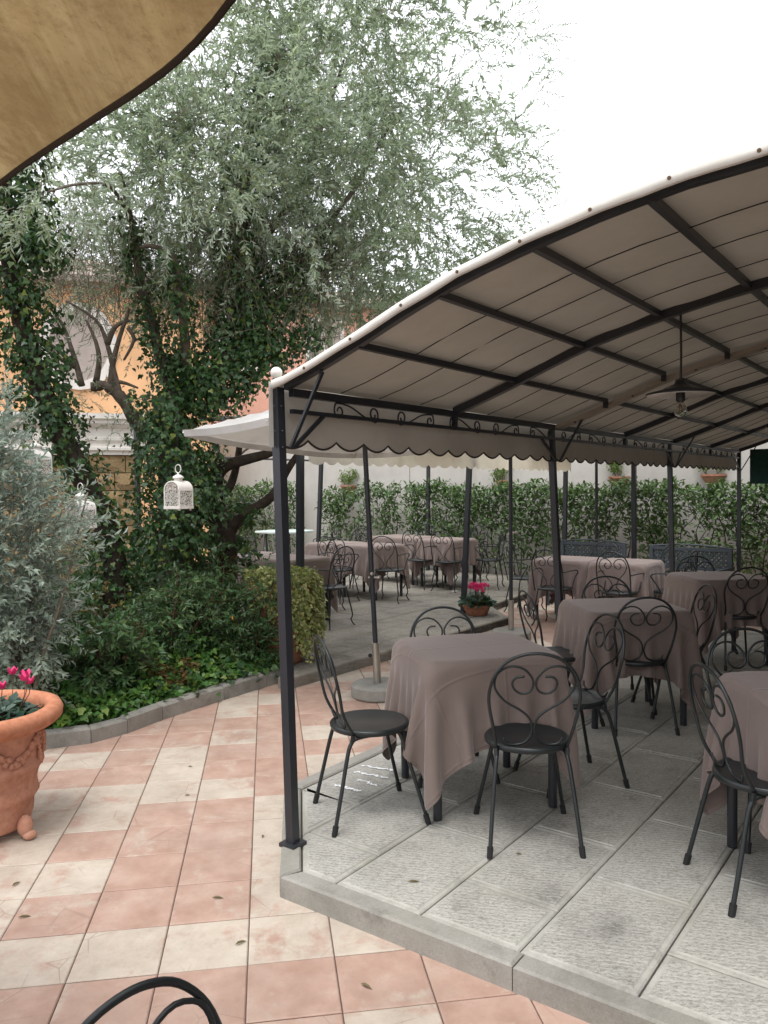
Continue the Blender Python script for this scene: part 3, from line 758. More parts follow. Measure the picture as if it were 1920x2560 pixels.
# eave beams, frieze rails, scrolls, braces
for side in (0, 1):
    w0 = WSP * side; sg = 1 if side == 0 else -1
    b = B(); b.bar(lp(0.03, w0, 2.035), lp(SEND, w0, 2.035), .030, .034); b.obj('eave_beam', 'post_metal', pergola)
    b = B(); b.bar(lp(0.03, w0, 1.955), lp(SEND, w0, 1.955), .022, .018); b.obj('frieze_rail', 'post_metal', pergola)
def spiral(c0, r0, turns, start, sgn, n=12):
    out = []
    for i in range(n + 1):
        u = i / n; a = start + sgn * turns * 2 * PI * u; r_ = r0 * (1 - .72 * u); out.append((c0[0] + r_ * math.cos(a), c0[1] + r_ * math.sin(a)))
    return out
def scroll_unit(flip):
    # S-scroll lying in the (u, z) plane, 0.30 long, 0.075 high
    left = spiral((.050, .030), .040, 1.2, PI * .62, 1)[::-1]
    right = spiral((.310, .032), .040, 1.2, PI * 1.62, 1)
    pts = left + [(.12, .060), (.18, .040), (.24, .016)] + right
    if flip: pts = [(.36 - a, b_) for a, b_ in pts]
    return pts
k = 0; s = .30
while s < SEND - .40:
    m_ = s % BAY
    if m_ > BAY - .42: s = (int(s // BAY) + 1) * BAY + .30; continue
    pts = [lp(s + a, -.002, 1.948 + z_) for a, z_ in scroll_unit(k % 2)]
    b = B(); b.tube(smooth_path(pts, 2), .0046, 5); b.obj('scroll', 'post_metal', pergola); k += 1
    s += .50
for kk in range(NB * 2 + 1):
    if kk % 2:
        b = B(); b.bar(lp(kk * BAY / 2, 0, 1.945), lp(kk * BAY / 2, 0, 2.04), .026, .026, up=(U2[0], U2[1], 0)); b.obj('strut', 'post_metal', pergola)
for kk in range(4):
    for sgn in (-1, 1):
        s0 = kk * BAY
        if s0 + sgn * .3 < 0 or s0 + sgn * .3 > SEND: continue
        b = B(); b.bar(lp(s0 + sgn * .03, .012, 1.80), lp(s0 + sgn * .24, 0, 1.95), .010, .018); b.obj('brace', 'post_metal', pergola)
    b = B(); b.bar(lp(kk * BAY, .024, 1.80), lp(kk * BAY + .005, .20, float(roofz(.2)) - .04), .018, .010); b.obj('brace', 'post_metal', pergola)
# canvas roof: shallow sag between purlins
S0, S1 = -.055, SEND + .05
ss = np.linspace(S0, S1, 60); wf = np.linspace(-.03, WSP + .03, 61); V = []
for s in ss:
    for w in wf:
        z = float(roofz(w)) + .004 - .016 * abs(math.sin(PI * w / .385)) ** 1 * (1 if .3 < w < 3.5 else .4) + .004 * math.sin(s * 5.1 + w * 3) + (-.02 if w < 0 or w > WSP else 0)
        V.append(lp(s, w, z))
n = len(wf); F = [(i * n + j, i * n + j + 1, (i + 1) * n + j + 1, (i + 1) * n + j) for i in range(len(ss) - 1) for j in range(n - 1)]
can = link('canopy', mesh_np('canopy', V, F, ('canopy',), None, True), pergola)
# front hem with eyelets
V = []
for i, w in enumerate(wf):
    z = float(roofz(w)) + .006; wob = .003 * math.sin(w * 7) + .0015 * math.sin(w * 23)
    V += [lp(S0, w, z), lp(S0 - .006, w, z - .006), lp(S0 - .007, w, z - .034 + wob), lp(S0 + .004, w, z - .036 + wob)]
F = [(4 * i + j, 4 * i + j + 1, 4 * i + 5 + j, 4 * i + 4 + j) for i in range(n - 1) for j in range(3)]
hem = link('hem', mesh_np('hem', V, F, ('hem_cream',), None, True), can)
for i in range(1, 16):
    w = .16 + (i - 1) * .243
    b = B(); c_ = lp(S0 - .006, w, float(roofz(w)) - .014); d_ = np.array([U2[0], U2[1], 0])
    b.tube([c_ - d_ * .004, c_ + d_ * .004], .006, 8); b.obj('eyelet', 'stem_brown', hem)
# thin tension wires under the canvas
for kk in range(NB * 2):
    for f_ in (.25, .5, .75):
        s = kk * BAY / 2 + f_ * BAY / 2 + random.uniform(-.03, .03)
        b = B(); b.tube([lp(s + .05 * math.sin(w * 1.7 + kk), w, float(roofz(w)) - .016 - .004 * math.sin(w * 9 + kk)) for w in ws_], .0024, 4); b.obj('wire', 'rubber', pergola)
# scalloped valances along both eaves with dark piping
def valance(s0, s1, w0, z0, z1, period, amp, parent, mat, basef, name='valance', pip='piping', ripple=.010):
    n = int((s1 - s0) / period * 10); V = []; edge = []
    for i in range(n + 1):
        s = s0 + (s1 - s0) * i / n; sc = abs(math.sin(PI * (s - s0) / period)); zb = z1 + amp - amp * 2 * sc ** .8
        for j in range(4):
            u = j / 3; off = ripple * math.sin(s * 3.1) * u + .5 * ripple * math.sin(s * 11) * u
            V.append(basef(s, w0 + off, z0 + (zb - z0) * u))
        edge.append(V[-1])
    F = [(4 * i + j, 4 * i + j + 1, 4 * i + 5 + j, 4 * i + 4 + j) for i in range(n) for j in range(3)]
    v = link(name, mesh_np(name, V, F, (mat,), None, True), parent)
    if pip:
        b = B(); b.tube(edge, .0055, 5); b.obj('piping', pip, v)
    return v
valance(-.03, SEND + .05, -.045, 2.080, 1.818, .2, .018, pergola, 'canopy', lp)
valance(-.03, SEND + .05, WSP + .045, 2.080, 1.818, .2, .018, pergola, 'canopy', lp)
b = B(); fl = [lp(-.03, -.045, 2.075), lp(-.075, -.03, 2.075), lp(-.078, -.03, 1.80), lp(-.03, -.045, 1.80)]
V = []
for (p, q) in ((fl[0], fl[3]), (fl[1], fl[2])):
    for i in range(6): V.append(p + (q - p) * i / 5)
link('corner_flap', mesh_np('corner_flap', V, [(i, i + 1, i + 7, i + 6) for i in range(5)], ('hem_cream',)), pergola)
# green wind screen across the far end
V = []; nz, nw = 8, 22
for i in range(nw + 1):
    for j in range(nz + 1):
        w = .12 + (WSP - .2) * i / nw; V.append(lp(SEND + .02 + .01 * math.sin(w * 6), w, 2.06 - .43 * j / nz - .02 * math.sin(PI * i / nw) * (j / nz)))
link('wind_screen', mesh_np('wind_screen', V, [(i * (nz + 1) + j, i * (nz + 1) + j + 1, (i + 1) * (nz + 1) + j + 1, (i + 1) * (nz + 1) + j) for i in range(nw) for j in range(nz)], ('green_net',), None, True), pergola)

# pendant lamps
def pendant(s, w, label, zs=2.045):
    p = pg(s, w, 0); zt = float(roofz(w)) - .05
    root = thing('pendant_lamp', label, 'lamp', (p[0], p[1], zs), 0, 'pendant lamps under the pergola roof')
    h = zt - zs
    b = B(); b.tube([(0, 0, .05), (.003, 0, h * .5), (0, 0, h + .03)], .0055, 6); b.obj('cord', 'lamp_black', root)
    b = B(); b.lathe([(.0, .075), (.022, .070), (.030, .052), (.06, .034), (.155, .010), (.158, .004), (.154, .002), (.06, .016), (.025, .022), (.0, .025)], 36, close=False); sh = b.obj('shade', 'lamp_black', root, True)
    b = B(); b.lathe([(.020, .014), (.06, .010), (.153, .001), (.153, -.001), (.06, .008), (.020, .012)], 36, close=False); b.obj('enamel_lining', 'white_paint', sh, True)
    b = B(); b.lathe([(.0, .045), (.021, .044), (.021, -.028), (.0, -.028)], 16, close=False); b.obj('socket', 'lamp_black', root, False)
    b = B(); b.lathe([(.0, -.029), (.013, -.029), (.015, -.040), (.027, -.058), (.030, -.075), (.024, -.094), (.0, -.104)], 18, close=False); bu = b.obj('bulb', 'bulb_glass', root, True)
    b = B()
    for a in range(4): b.tube([(.006 * math.cos(a * 1.57), .006 * math.sin(a * 1.57), -.045), (.012 * math.cos(a * 1.57 + .6), .012 * math.sin(a * 1.57 + .6), -.085)], .0016, 4)
    b.obj('filament', 'filament', bu)
    return root
pendant(1.38, 1.235, 'round black pendant lamp with white enamel lining, the near one under the roof')
pendant(4.10, 1.235, 'smaller-looking pendant lamp hanging farther back near the green screen')

# ================================================================== second pergola (cream canopy) on the far platform
FP = [np.array([-.79, 7.20]), np.array([.95, 9.50]), np.array([2.73, 11.90])]; BP = [np.array([-3.2, 10.2]), np.array([-1.12, 12.9]), np.array([.80, 14.5])]
gz = thing('pergola', 'smaller dark metal pergola with cream scalloped canopy on the far platform', 'pergola', (FP[0][0], FP[0][1], .09))
gl = lambda p: np.array(p) - np.array([FP[0][0], FP[0][1], .09])
def lerp_poly(P, u):
    u = max(-.02, min(2.02, u)); i = min(1, max(0, int(u))); return P[i] + (P[i + 1] - P[i]) * (u - i)
TILT = {0: (.005, 0), 1: (.065, 0), 2: (.02, 0)}
for P, sd_ in ((FP, 0), (BP, 1)):
    for k in range(3):
        b = B(); q = P[k]; tx = (0.03, .10, .035)[k] if sd_ == 0 else (0.0, .10, .03)[k]
        zt = 2.10 if not (sd_ == 1 and k == 0) else 2.52
        b.bar(gl((q[0], q[1], .06 if not (k == 2 and sd_ == 0) else .0)), gl((q[0] + tx, q[1], zt)), .055, .055, up=(U2[0], U2[1], 0)); po = b.obj('post', 'post_metal', gz)
        if sd_ == 1 and k == 0:
            b = B(); b.lathe([(.05, 0), (.05, .015), (.03, .03), (0, .06)], 12, tuple(gl((q[0] + tx, q[1], zt)))); b.obj('cap', 'post_metal', po)
def gpt(u, f, dz=0.0):
    a = lerp_poly(FP, u) + np.array([.06, 0]); c_ = lerp_poly(BP, u); p = a + (c_ - a) * f
    return gl((p[0], p[1], 2.12 + .32 * math.sin(PI * min(1, max(0, f))) ** .8 + dz))
us_ = np.linspace(-.015, 2.01, 40); fs_ = np.linspace(-.01, .30, 15)      # the canvas is drawn back to the front third
V = [gpt(u, f, .004 * math.sin(u * 21 + f * 9) - (.06 * abs(math.sin(f * 60)) if f > .22 else 0)) for u in us_ for f in fs_]; n = len(fs_)
link('canopy', mesh_np('canopy', V, [(i * n + j, i * n + j + 1, (i + 1) * n + j + 1, (i + 1) * n + j) for i in range(len(us_) - 1) for j in range(n - 1)], ('canopy_cream',), None, True), gz)
for k in range(5):
    b = B(); b.tube([gpt(k / 2, f, -.03) for f in np.linspace(0, 1, 15)], .018, 5); b.obj('arch', 'post_metal', gz)
for f in (0, .25, .5, .75, 1):
    b = B(); b.tube([gpt(u, f, -.03) for u in np.linspace(0, 2, 9)], .016, 5); b.obj('purlin', 'post_metal', gz)
LF = float(np.linalg.norm(FP[1] - FP[0]) + np.linalg.norm(FP[2] - FP[1]))
def gval(s, w, z):
    q = gpt(s / LF * 2, -.012); return np.array([q[0] + w * .8 + .02, q[1] - w * .6 - .02, z - .09])
valance(0.0, LF, 0.0, 2.12, 1.86, .2, .018, gz, 'canopy_cream', gval, pip=None, ripple=.03)
# ================================================================== parasols
def parasol(name, label, base, top, half, rot, z_edge, z_apex, mat, flap, pole_r=.020, conc=True, tilt=0.0):
    """square parasol: corners at distance half*sqrt2 along rot; base (x,y,z), top (x,y) of the mast"""
    root = thing(name, label, 'parasol', tuple(base), 0)
    L_ = lambda x, y, z: (x - base[0], y - base[1], z - base[2])
    c = np.array(top)
    if conc:
        b = B(); b.lathe([(0, 0), (.205, 0), (.212, .012), (.212, .085), (.195, .10), (.0, .10)], 32, (0, 0, .004), close=False); b.obj('concrete_base', 'concrete', root, False)
        h0 = .10
        b = B(); sx, sy = c[0] - base[0], c[1] - base[1]
        fz = lambda z: (sx * z / (z_apex - base[2]), sy * z / (z_apex - base[2]), z)
        b.tube([fz(.10), fz(.42)], .030, 14); b.obj('socket', 'steel', root)
        b = B(); b.tube([fz(.40), fz(z_apex - base[2] - .02)], pole_r, 12); po = b.obj('pole', 'post_metal', root)
        b = B(); k_ = np.array(fz(.93)); b.tube([k_ + np.array([-.03, 0, 0]), k_ + np.array([.05, -.01, 0])], .009, 8); b.sphere(k_ + np.array([.055, -.01, 0.0]), .016, 8, 6); b.sphere(k_ + np.array([.0, -.02, .03]), .014, 8, 6); b.obj('crank', 'steel', po)
        b = B(); k_ = np.array(fz(.37)); b.sphere(k_ + np.array([-.045, 0, -.05]), .016, 8, 6); b.tube([k_ + np.array([-.03, 0, -.05]), k_ + np.array([-.045, 0, -.05])], .006, 6); b.obj('knob', 'rubber', po)
    n = 17; V = []
    for i in range(n):
        for j in range(n):
            a = (i / (n - 1) * 2 - 1); d = (j / (n - 1) * 2 - 1); r_ = max(abs(a), abs(d)); dg = min(abs(a), abs(d))
            x = half * (a * math.cos(rot) - d * math.sin(rot)); y = half * (a * math.sin(rot) + d * math.cos(rot))
            z = z_apex + (z_edge - z_apex) * r_ - .05 * math.sin(PI * min(1, r_)) * .6 - .035 * r_ * (1 - dg / max(r_, 1e-6)) * (dg / max(r_, 1e-6)) * 4 * .5 - .05 * r_ * r_ * (1 - dg / max(r_, 1e-6)) * .6
            V.append(L_(c[0] + x, c[1] + y, z + tilt * y))
    F = [(i * n + j, (i + 1) * n + j, (i + 1) * n + j + 1, i * n + j + 1) for i in range(n - 1) for j in range(n - 1)]
    cn = link('canopy', mesh_np('canopy', V, F, (mat,), None, True), root)
    # flap round the edge
    loop = [(i, 0) for i in range(n - 1)] + [(n - 1, j) for j in range(n - 1)] + [(i, n - 1) for i in range(n - 1, 0, -1)] + [(0, j) for j in range(n - 1, 0, -1)]
    fv = []; m_ = len(loop)
    for (i, j) in loop:
        p = np.array(V[i * n + j]); cc = np.array(L_(c[0], c[1], p[2] + base[2])); o_ = (p - cc); o_[2] = 0; o_ /= np.linalg.norm(o_)
        fv.append(p + o_ * .002); fv.append(p + o_ * (-.012) + np.array([0, 0, -flap]))
    link('flap', mesh_np('flap', fv, [(2 * i, 2 * i + 1, 2 * ((i + 1) % m_) + 1, 2 * ((i + 1) % m_)) for i in range(m_)], (mat,), None, False), cn)
    for (a, d) in ((1, 1), (1, -1), (-1, -1), (-1, 1), (1, 0), (-1, 0), (0, 1), (0, -1)):
        b = B(); pts = []
        for u in (.03, .5, .985):
            i = int(round((a * u + 1) / 2 * (n - 1))); j = int(round((d * u + 1) / 2 * (n - 1))); p = V[i * n + j]; pts.append((p[0], p[1], p[2] - .022))
        b.tube(pts, .008, 5); b.obj('rib', 'post_metal' if mat != 'parasol_white' else 'white_paint', root)
    return root
parasol('parasol', 'white square parasol on a leaning black pole beside the corner post', (-.06, 6.08, 0), (-.165, 6.08), .965, math.radians(45 + 4), 2.075, 2.47, 'parasol_white', .05, tilt=-.085)
def closed_pole(x, y, label, z=0.0, h=2.15, base=True, r=.020):
    root = thing('parasol', label, 'parasol', (x, y, z), 0, 'dark parasol poles behind the near tables')
    if base:
        b = B(); b.lathe([(0, 0), (.205, 0), (.21, .012), (.21, .085), (.195, .10), (0, .10)], 28, close=False); b.obj('concrete_base', 'concrete', root)
        b = B(); b.tube([(0, 0, .10), (0, 0, .42)], .030, 12); b.obj('socket', 'steel', root)
    b = B(); b.tube([(0, 0, .4 if base else .0), (.004, 0, h)], r, 12); po = b.obj('pole', 'post_metal', root)
    b = B(); b.tube([(-.03, 0, 1.13), (.05, -.01, 1.14)], .008, 6); b.sphere((.055, -.01, 1.14), .018, 8, 6); b.sphere((-.03, -.02, 1.12), .014, 8, 6); b.obj('crank', 'steel', po)
    n = 8; V = [(0, 0, h + .26)]; R_ = 1.05
    for i in range(16):
        a = 2 * PI * i / 16; k = 1.0 if i % 2 == 0 else .955; V.append((R_ * k * math.cos(a), R_ * k * math.sin(a), h + .02 - (.03 if i % 2 else 0)))
    b = B(); b.add(V, [(0, 1 + i, 1 + (i + 1) % 16) for i in range(16)])
    V2_ = []
    for i in range(16): V2_ += [V[1 + i], (V[1 + i][0], V[1 + i][1], V[1 + i][2] - .06)]
    b.add(V2_, [(2 * i, 2 * i + 1, 2 * ((i + 1) % 16) + 1, 2 * ((i + 1) % 16)) for i in range(16)]); b.obj('canopy', 'parasol_white', root)
    for i in range(0, 16, 2):
        b = B(); b.tube([(0, 0, h + .24), tuple(np.array(V[1 + i]) - np.array([0, 0, .012]))], .007, 4); b.obj('rib', 'white_paint', root)
    return root
closed_pole(1.34, 8.30, 'dark parasol pole in a steel socket beside the far platform corner')
closed_pole(2.98, 11.0, 'thin dark parasol pole in front of the left lattice bench', 0, 2.2)
pl = thing('metal_post', 'plain grey square post between the two lattice benches', 'post', (3.62, 11.35, 0))
b = B(); b.bar((0, 0, 0), (0, 0, 2.35), .06, .06, up=(U2[0], U2[1], 0)); b.obj('shaft', 'post_metal', pl)
b = B(); b.box((0, 0, .006), (.14, .14, .012), ANG); b.obj('base_plate', 'post_metal', pl)
b = B(); b.box((0, 0, 2.356), (.075, .075, .012), ANG); b.obj('cap', 'post_metal', pl)

# --- ochre parasol over the photographer, its edge crossing the top left of the picture
root = thing('parasol', 'stained ochre canvas parasol overhead, its dark hem crossing the upper left', 'parasol', (-1.62, -.12, 0))
e0 = np.array([-.610, 1.25]); e1 = np.array([-.137, .770]); ed = (e1 - e0) / np.linalg.norm(e1 - e0); en = np.array([ed[1], -ed[0]])
if en @ np.array([-1, -1]) < 0: en = -en
mid = np.array([-1.62, -.12])
# edge line frame: s along ed, t inwards along en
ns_, nt_ = 90, 26; V = []; org = e0
HEMW = []
for i in range(ns_ + 1):
    s = -1.5 + 3.0 * i / ns_
    for j in range(nt_ + 1):
        tq = 2.75 * (j / nt_) ** 1.5
        rise = .62 * (1 - abs(tq - 1.375) / 1.375) * (1 - .55 * abs(s - .3) / 1.8)
        ripple = .0025 * math.sin(s * 9 + 1.0) * math.exp(-tq * 3) + .012 * math.sin(s * 5 + tq * 6) * min(1, tq * 3) * math.exp(-tq * 1.5)
        fold = .028 * math.exp(-((tq - .16 - .03 * math.sin(s * 4)) / .05) ** 2)
        lift = float(np.interp(s, [-.1, 0, .12, .25, .37, .47, .55, .62, .68, .8], [0, 0, -.002, -.006, -.0105, -.0165, -.0195, -.014, .001, .006])) * math.exp(-tq * 5)
        p = org + ed * s + en * tq
        V.append((p[0] - root.location[0], p[1] - root.location[1], 2.10 + rise + ripple - fold * .6 + lift))
n = nt_ + 1
cn = link('canopy', mesh_np('canopy', V, [(i * n + j, i * n + j + 1, (i + 1) * n + j + 1, (i + 1) * n + j) for i in range(ns_) for j in range(nt_)], ('parasol_ochre',), None, True), root)
b = B(); b.tube([(V[i * n][0], V[i * n][1], V[i * n][2] - .003) for i in range(ns_ + 1)], .0032, 6, flat=1.5); b.obj('hem', 'piping', cn)
b = B(); pc = org + ed * .3 + en * 1.375; px, py = pc[0] + 1.62, pc[1] + .12
b.tube([(px, py, .1), (px, py, 2.74)], .024, 12); b.obj('pole', 'post_metal', root)
b = B(); b.lathe([(0, 0), (.24, 0), (.25, .012), (.25, .085), (.235, .10), (0, .10)], 28, (px, py, 0), close=False); b.obj('concrete_base', 'concrete', root)

# ================================================================== TABLES AND CLOTHS
def drape(half, ay, cx, cy, n, seed, steps=200, rot=0.0, drop=.36):
    """position based cloth: a sheet of half size (cx, cy) settles over a table of half size (half, ay)"""
    r_ = np.random.default_rng(seed); X, Y = np.meshgrid(np.linspace(-cx, cx, n), np.linspace(-cy, cy, n), indexing='ij')
    P = np.stack([X * math.cos(rot) - Y * math.sin(rot), X * math.sin(rot) + Y * math.cos(rot), np.full_like(X, .012) + r_.normal(size=X.shape) * .002], -1)
    O = P.copy(); hx, hy = 2 * cx / (n - 1), 2 * cy / (n - 1); dt = .016; g = np.array([0, 0, -9.8])
    sets = []
    for ax, d0 in ((0, hx), (1, hy)):
        for st in (0, 1):
            a = [slice(None)] * 2; b = [slice(None)] * 2
            a[ax] = slice(st, n - 1, 2); b[ax] = slice(st + 1, n, 2)
            sets.append((tuple(a), tuple(b), d0, 1.0))
    dg = math.hypot(hx, hy)
    for s0 in (0, 1):
        sets.append(((slice(s0, n - 1, 2), slice(0, n - 1)), (slice(s0 + 1, n, 2), slice(1, n)), dg, .55))
        sets.append(((slice(s0, n - 1, 2), slice(1, n)), (slice(s0 + 1, n, 2), slice(0, n - 1)), dg, .55))
    for ax, d0 in ((0, hx), (1, hy)):
        for st in range(4):
            a = [slice(None)] * 2; b = [slice(None)] * 2; ia = np.arange(st, n - 2, 4); a[ax] = ia; b[ax] = ia + 2
            sets.append((tuple(a), tuple(b), 2 * d0, .10))
    for it in range(steps):
        vel = (P - O) * (.975 if it < steps * .7 else .90); O = P.copy(); P = P + vel + g * dt * dt
        for _ in range(9):
            for a, b, d0, k in sets:
                d = P[b] - P[a]; L = np.sqrt((d * d).sum(-1, keepdims=True)) + 1e-9; c = d * ((L - d0) / L * .5 * k); P[a] += c; P[b] -= c
            x, y, z = P[..., 0], P[..., 1], P[..., 2]
            px = half + .006 - np.abs(x); py = ay + .006 - np.abs(y); ins = (px > 0) & (py > 0) & (z < .004)
            pz = .004 - z; mn = np.minimum(np.minimum(px, py), pz)
            tz = ins & (mn == pz); P[tz, 2] = .004
            tx = ins & (mn == px) & ~tz; P[tx, 0] = np.sign(x[tx]) * (half + .006)
            ty = ins & (mn == py) & ~tz & ~tx; P[ty, 1] = np.sign(y[ty]) * (ay + .006)
            top = P[..., 2] < .008; top &= (np.abs(P[..., 0]) < half) & (np.abs(P[..., 1]) < ay)
            P[top, 0] = O[top, 0] + (P[top, 0] - O[top, 0]) * .25; P[top, 1] = O[top, 1] + (P[top, 1] - O[top, 1]) * .25
        np.maximum(P[..., 2], -.735, out=P[..., 2])
    return P
def cloth_mesh(P):
    n = P.shape[0]; V = P.reshape(-1, 3); F = [(i * n + j, (i + 1) * n + j, (i + 1) * n + j + 1, i * n + j + 1) for i in range(n - 1) for j in range(n - 1)]
    me = mesh_np('tablecloth', V, F, ('tablecloth',), None, True)
    uv = me.uv_layers.new(name='UVMap'); ii, jj = np.meshgrid(np.arange(n) / (n - 1), np.arange(n) / (n - 1), indexing='ij'); uvs = np.stack([ii.ravel(), jj.ravel()], -1)
    li = np.zeros(len(me.loops), np.int32); me.loops.foreach_get('vertex_index', li); uv.data.foreach_set('uv', uvs[li].astype(np.float32).ravel())
    return me
CL = [cloth_mesh(drape(.345, .335, .675, .67, 55, 1, rot=.05)), cloth_mesh(drape(.345, .335, .665, .675, 55, 5, rot=-.06))]
CLW = cloth_mesh(drape(.52, .345, .83, .66, 45, 9, rot=.02))
def table(x, y, fz, deg, label, clabel, ci=0, group=None, wide=False, flip=0):
    hx, hy = (.52, .345) if wide else (.345, .335); rz = math.radians(deg)
    t_ = thing('dining_table', label, 'table', (x, y, fz), rz, group)
    b = B(); b.box((0, 0, .718), (hx * 2 - .06, hy * 2 - .06, .026)); b.obj('tabletop', 'post_metal', t_)
    for a in (-1, 1):
        for d in (-1, 1):
            b = B(); b.tube([(a * (hx - .055), d * (hy - .055), 0.002), (a * (hx - .055), d * (hy - .055), .716)], .021, 12); b.obj('leg', 'post_metal', t_)
    c = link('tablecloth', CLW if wide else CL[ci], None, (x, y, fz + .741), rz + flip * PI / 2)
    sub = c.modifiers.new('subdivision', 'SUBSURF'); sub.levels = 1; sub.render_levels = 1
    tag(c, clabel, 'tablecloth', 'mauve brown tablecloths')
    return t_, c
G1 = 'tables under the near pergola'; G2 = 'tables on the far platform'; G3 = 'tables on the pink tiles by the benches'
table(.447, 3.93, .08, 14, 'square dark metal table nearest the corner post, between four heart-back chairs', 'mauve cloth on the table nearest the corner post, one long corner hanging low in front', 0, G1)
_, cl1 = bpy.data.objects[-1] if False else (None, None)
table(1.595, 5.24, .08, 4, 'square table in the middle of the near platform, behind the nearest table', 'brown cloth on the shaded middle table of the near platform', 1, G1)
table(2.93, 6.88, .08, 3, 'square table at the back right of the near platform, before the right bench', 'brown cloth on the back right table, its front side in deep shade', 0, G1, flip=1)
table(1.765, 3.02, .08, 2, 'square table cut off by the right edge of the picture', 'mauve brown cloth on the table cut off by the right picture edge', 1, G1, flip=2)
table(2.25, 9.57, 0, -36.5, 'left table of the joined pair in front of the lattice benches', 'pale mauve cloth on the left table of the pair by the benches', 0, G3, flip=2)
table(2.83, 9.14, 0, -36.5, 'right table of the joined pair in front of the lattice benches', 'pale mauve cloth on the right table of the pair by the benches', 1, G3, flip=1)
table(.98, 12.12, .09, -45, 'right square table of the back row on the far platform', 'pale cloth on the right table of the back row, far platform', 0, G2, flip=3)
table(.32, 12.86, .09, -45, 'wider left table of the back row on the far platform', 'pale cloth on the wide left table of the back row, far platform', 0, G2, wide=True)
table(-.17, 11.07, .09, -40, 'right table of the joined pair in the middle of the far platform', 'pale cloth on the right table of the middle pair, far platform', 1, G2)
table(-.71, 11.53, .09, -40, 'left table of the joined pair in the middle of the far platform', 'pale cloth on the left table of the middle pair, far platform', 0, G2, flip=1)
table(-1.08, 9.10, .09, -45, 'right table of the joined pair behind the ivy-filled urn', 'pale mauve cloth on the right table behind the ivy-filled urn', 0, G2, flip=2)
table(-1.58, 9.60, .09, -45, 'left table of the joined pair behind the ivy-filled urn', 'pale mauve cloth on the left table behind the nandina shrub', 1, G2, flip=3)
# white care tag on the near cloth
tg = [o for o in bpy.data.objects if o.name == 'tablecloth'][0]
# bare pale-topped table
bt_ = thing('bistro_table', 'bare table with pale mint top behind the corner post, by the far hedge', 'table', (-1.85, 14.5, .09), math.radians(8))
b = B(); b.lathe([(0, .73), (.52, .73), (.54, .74), (.54, .765), (.52, .775), (0, .775)], 6, close=False)
for i, v in enumerate(b.V): b.V[i] = (v[0], v[1] * .72, v[2])
b.obj('tabletop', 'mint_top', bt_)
for a in (-1, 1):
    for d in (-1, 1):
        b = B(); b.tube([(a * .34, d * .22, 0), (a * .32, d * .20, .4), (a * .34, d * .22, .735)], .018, 8); b.obj('leg', 'post_metal', bt_)

# ================================================================== CHAIRS
def yb(h): return -.150 - .22 * h            # backrest leans back
def chair_heart():
    c = thing('garden_chair', 'x', 'chair')
    b = B(); b.lathe([(0, .428), (.150, .428), (.168, .420), (.182, .420), (.187, .428), (.187, .440), (.180, .447), (.168, .446), (.158, .441), (0, .440)], 40, close=False); seat = b.obj('seat', 'chair_metal', c, True)
    hp = [(-.150, -.012, -.118), (-.166, .08, None), (-.186, .18, None), (-.188, .25, None), (-.166, .325, None), (-.118, .382, None), (-.06, .410, None), (0, .418, None)]
    hp = hp + [(-x, h, y) for x, h, y in hp[:-1][::-1]]
    pts = [(x, yb(h) if y is None else y, .44 + h) for x, h, y in hp]
    b = B(); b.tube(smooth_path(pts, 4), .0072, 8); b.obj('back_hoop', 'chair_metal', c, True)
    sp = [(-.124, .038), (-.111, .014), (-.073, .006), (-.03, .019), (-.007, .056), (-.006, .089), (-.019, .129), (-.06, .165), (-.12, .202), (-.158, .249), (-.166, .291), (-.147, .334), (-.098, .357), (-.047, .345), (-.012, .306), (-.006, .273), (-.021, .244), (-.056, .237), (-.085, .257), (-.092, .287), (-.075, .308), (-.043, .311)]
    for sg in (-1, 1):
        b = B(); b.tube(smooth_path([(-sg * x * (1 if True else 1), yb(h) + .006, .445 + h) for x, h in sp], 3), .0052, 6); b.obj('scroll', 'chair_metal', c, True)
    for sg in (-1, 1):
        # rear leg sweeps up, turns forward under the seat
        b = B(); b.tube(smooth_path([(sg * .192, -.222, .012), (sg * .176, -.185, .18), (sg * .158, -.150, .34), (sg * .150, -.130, .392), (sg * .142, -.095, .412), (sg * .12, .02, .414)], 4), .0092, 8); lg = b.obj('leg', 'chair_metal', c, True)
        b = B(); b.tube([(sg * .1935, -.225, .001), (sg * .189, -.215, .045)], [.0125, .0135], 8); b.obj('foot_cap', 'rubber', lg)
        b = B(); b.tube([(sg * .150, -.128, .392), (sg * .152, -.122, .43)], .0092, 8); b.obj('back_stub', 'chair_metal', lg)
        b = B(); b.tube(smooth_path([(sg * .205, .215, .012), (sg * .170, .165, .20), (sg * .135, .118, .38), (sg * .125, .10, .414)], 3), .0092, 8); lg = b.obj('leg', 'chair_metal', c, True)
        b = B(); b.tube([(sg * .2065, .217, .001), (sg * .198, .206, .045)], [.0125, .0135], 8); b.obj('foot_cap', 'rubber', lg)
    return c
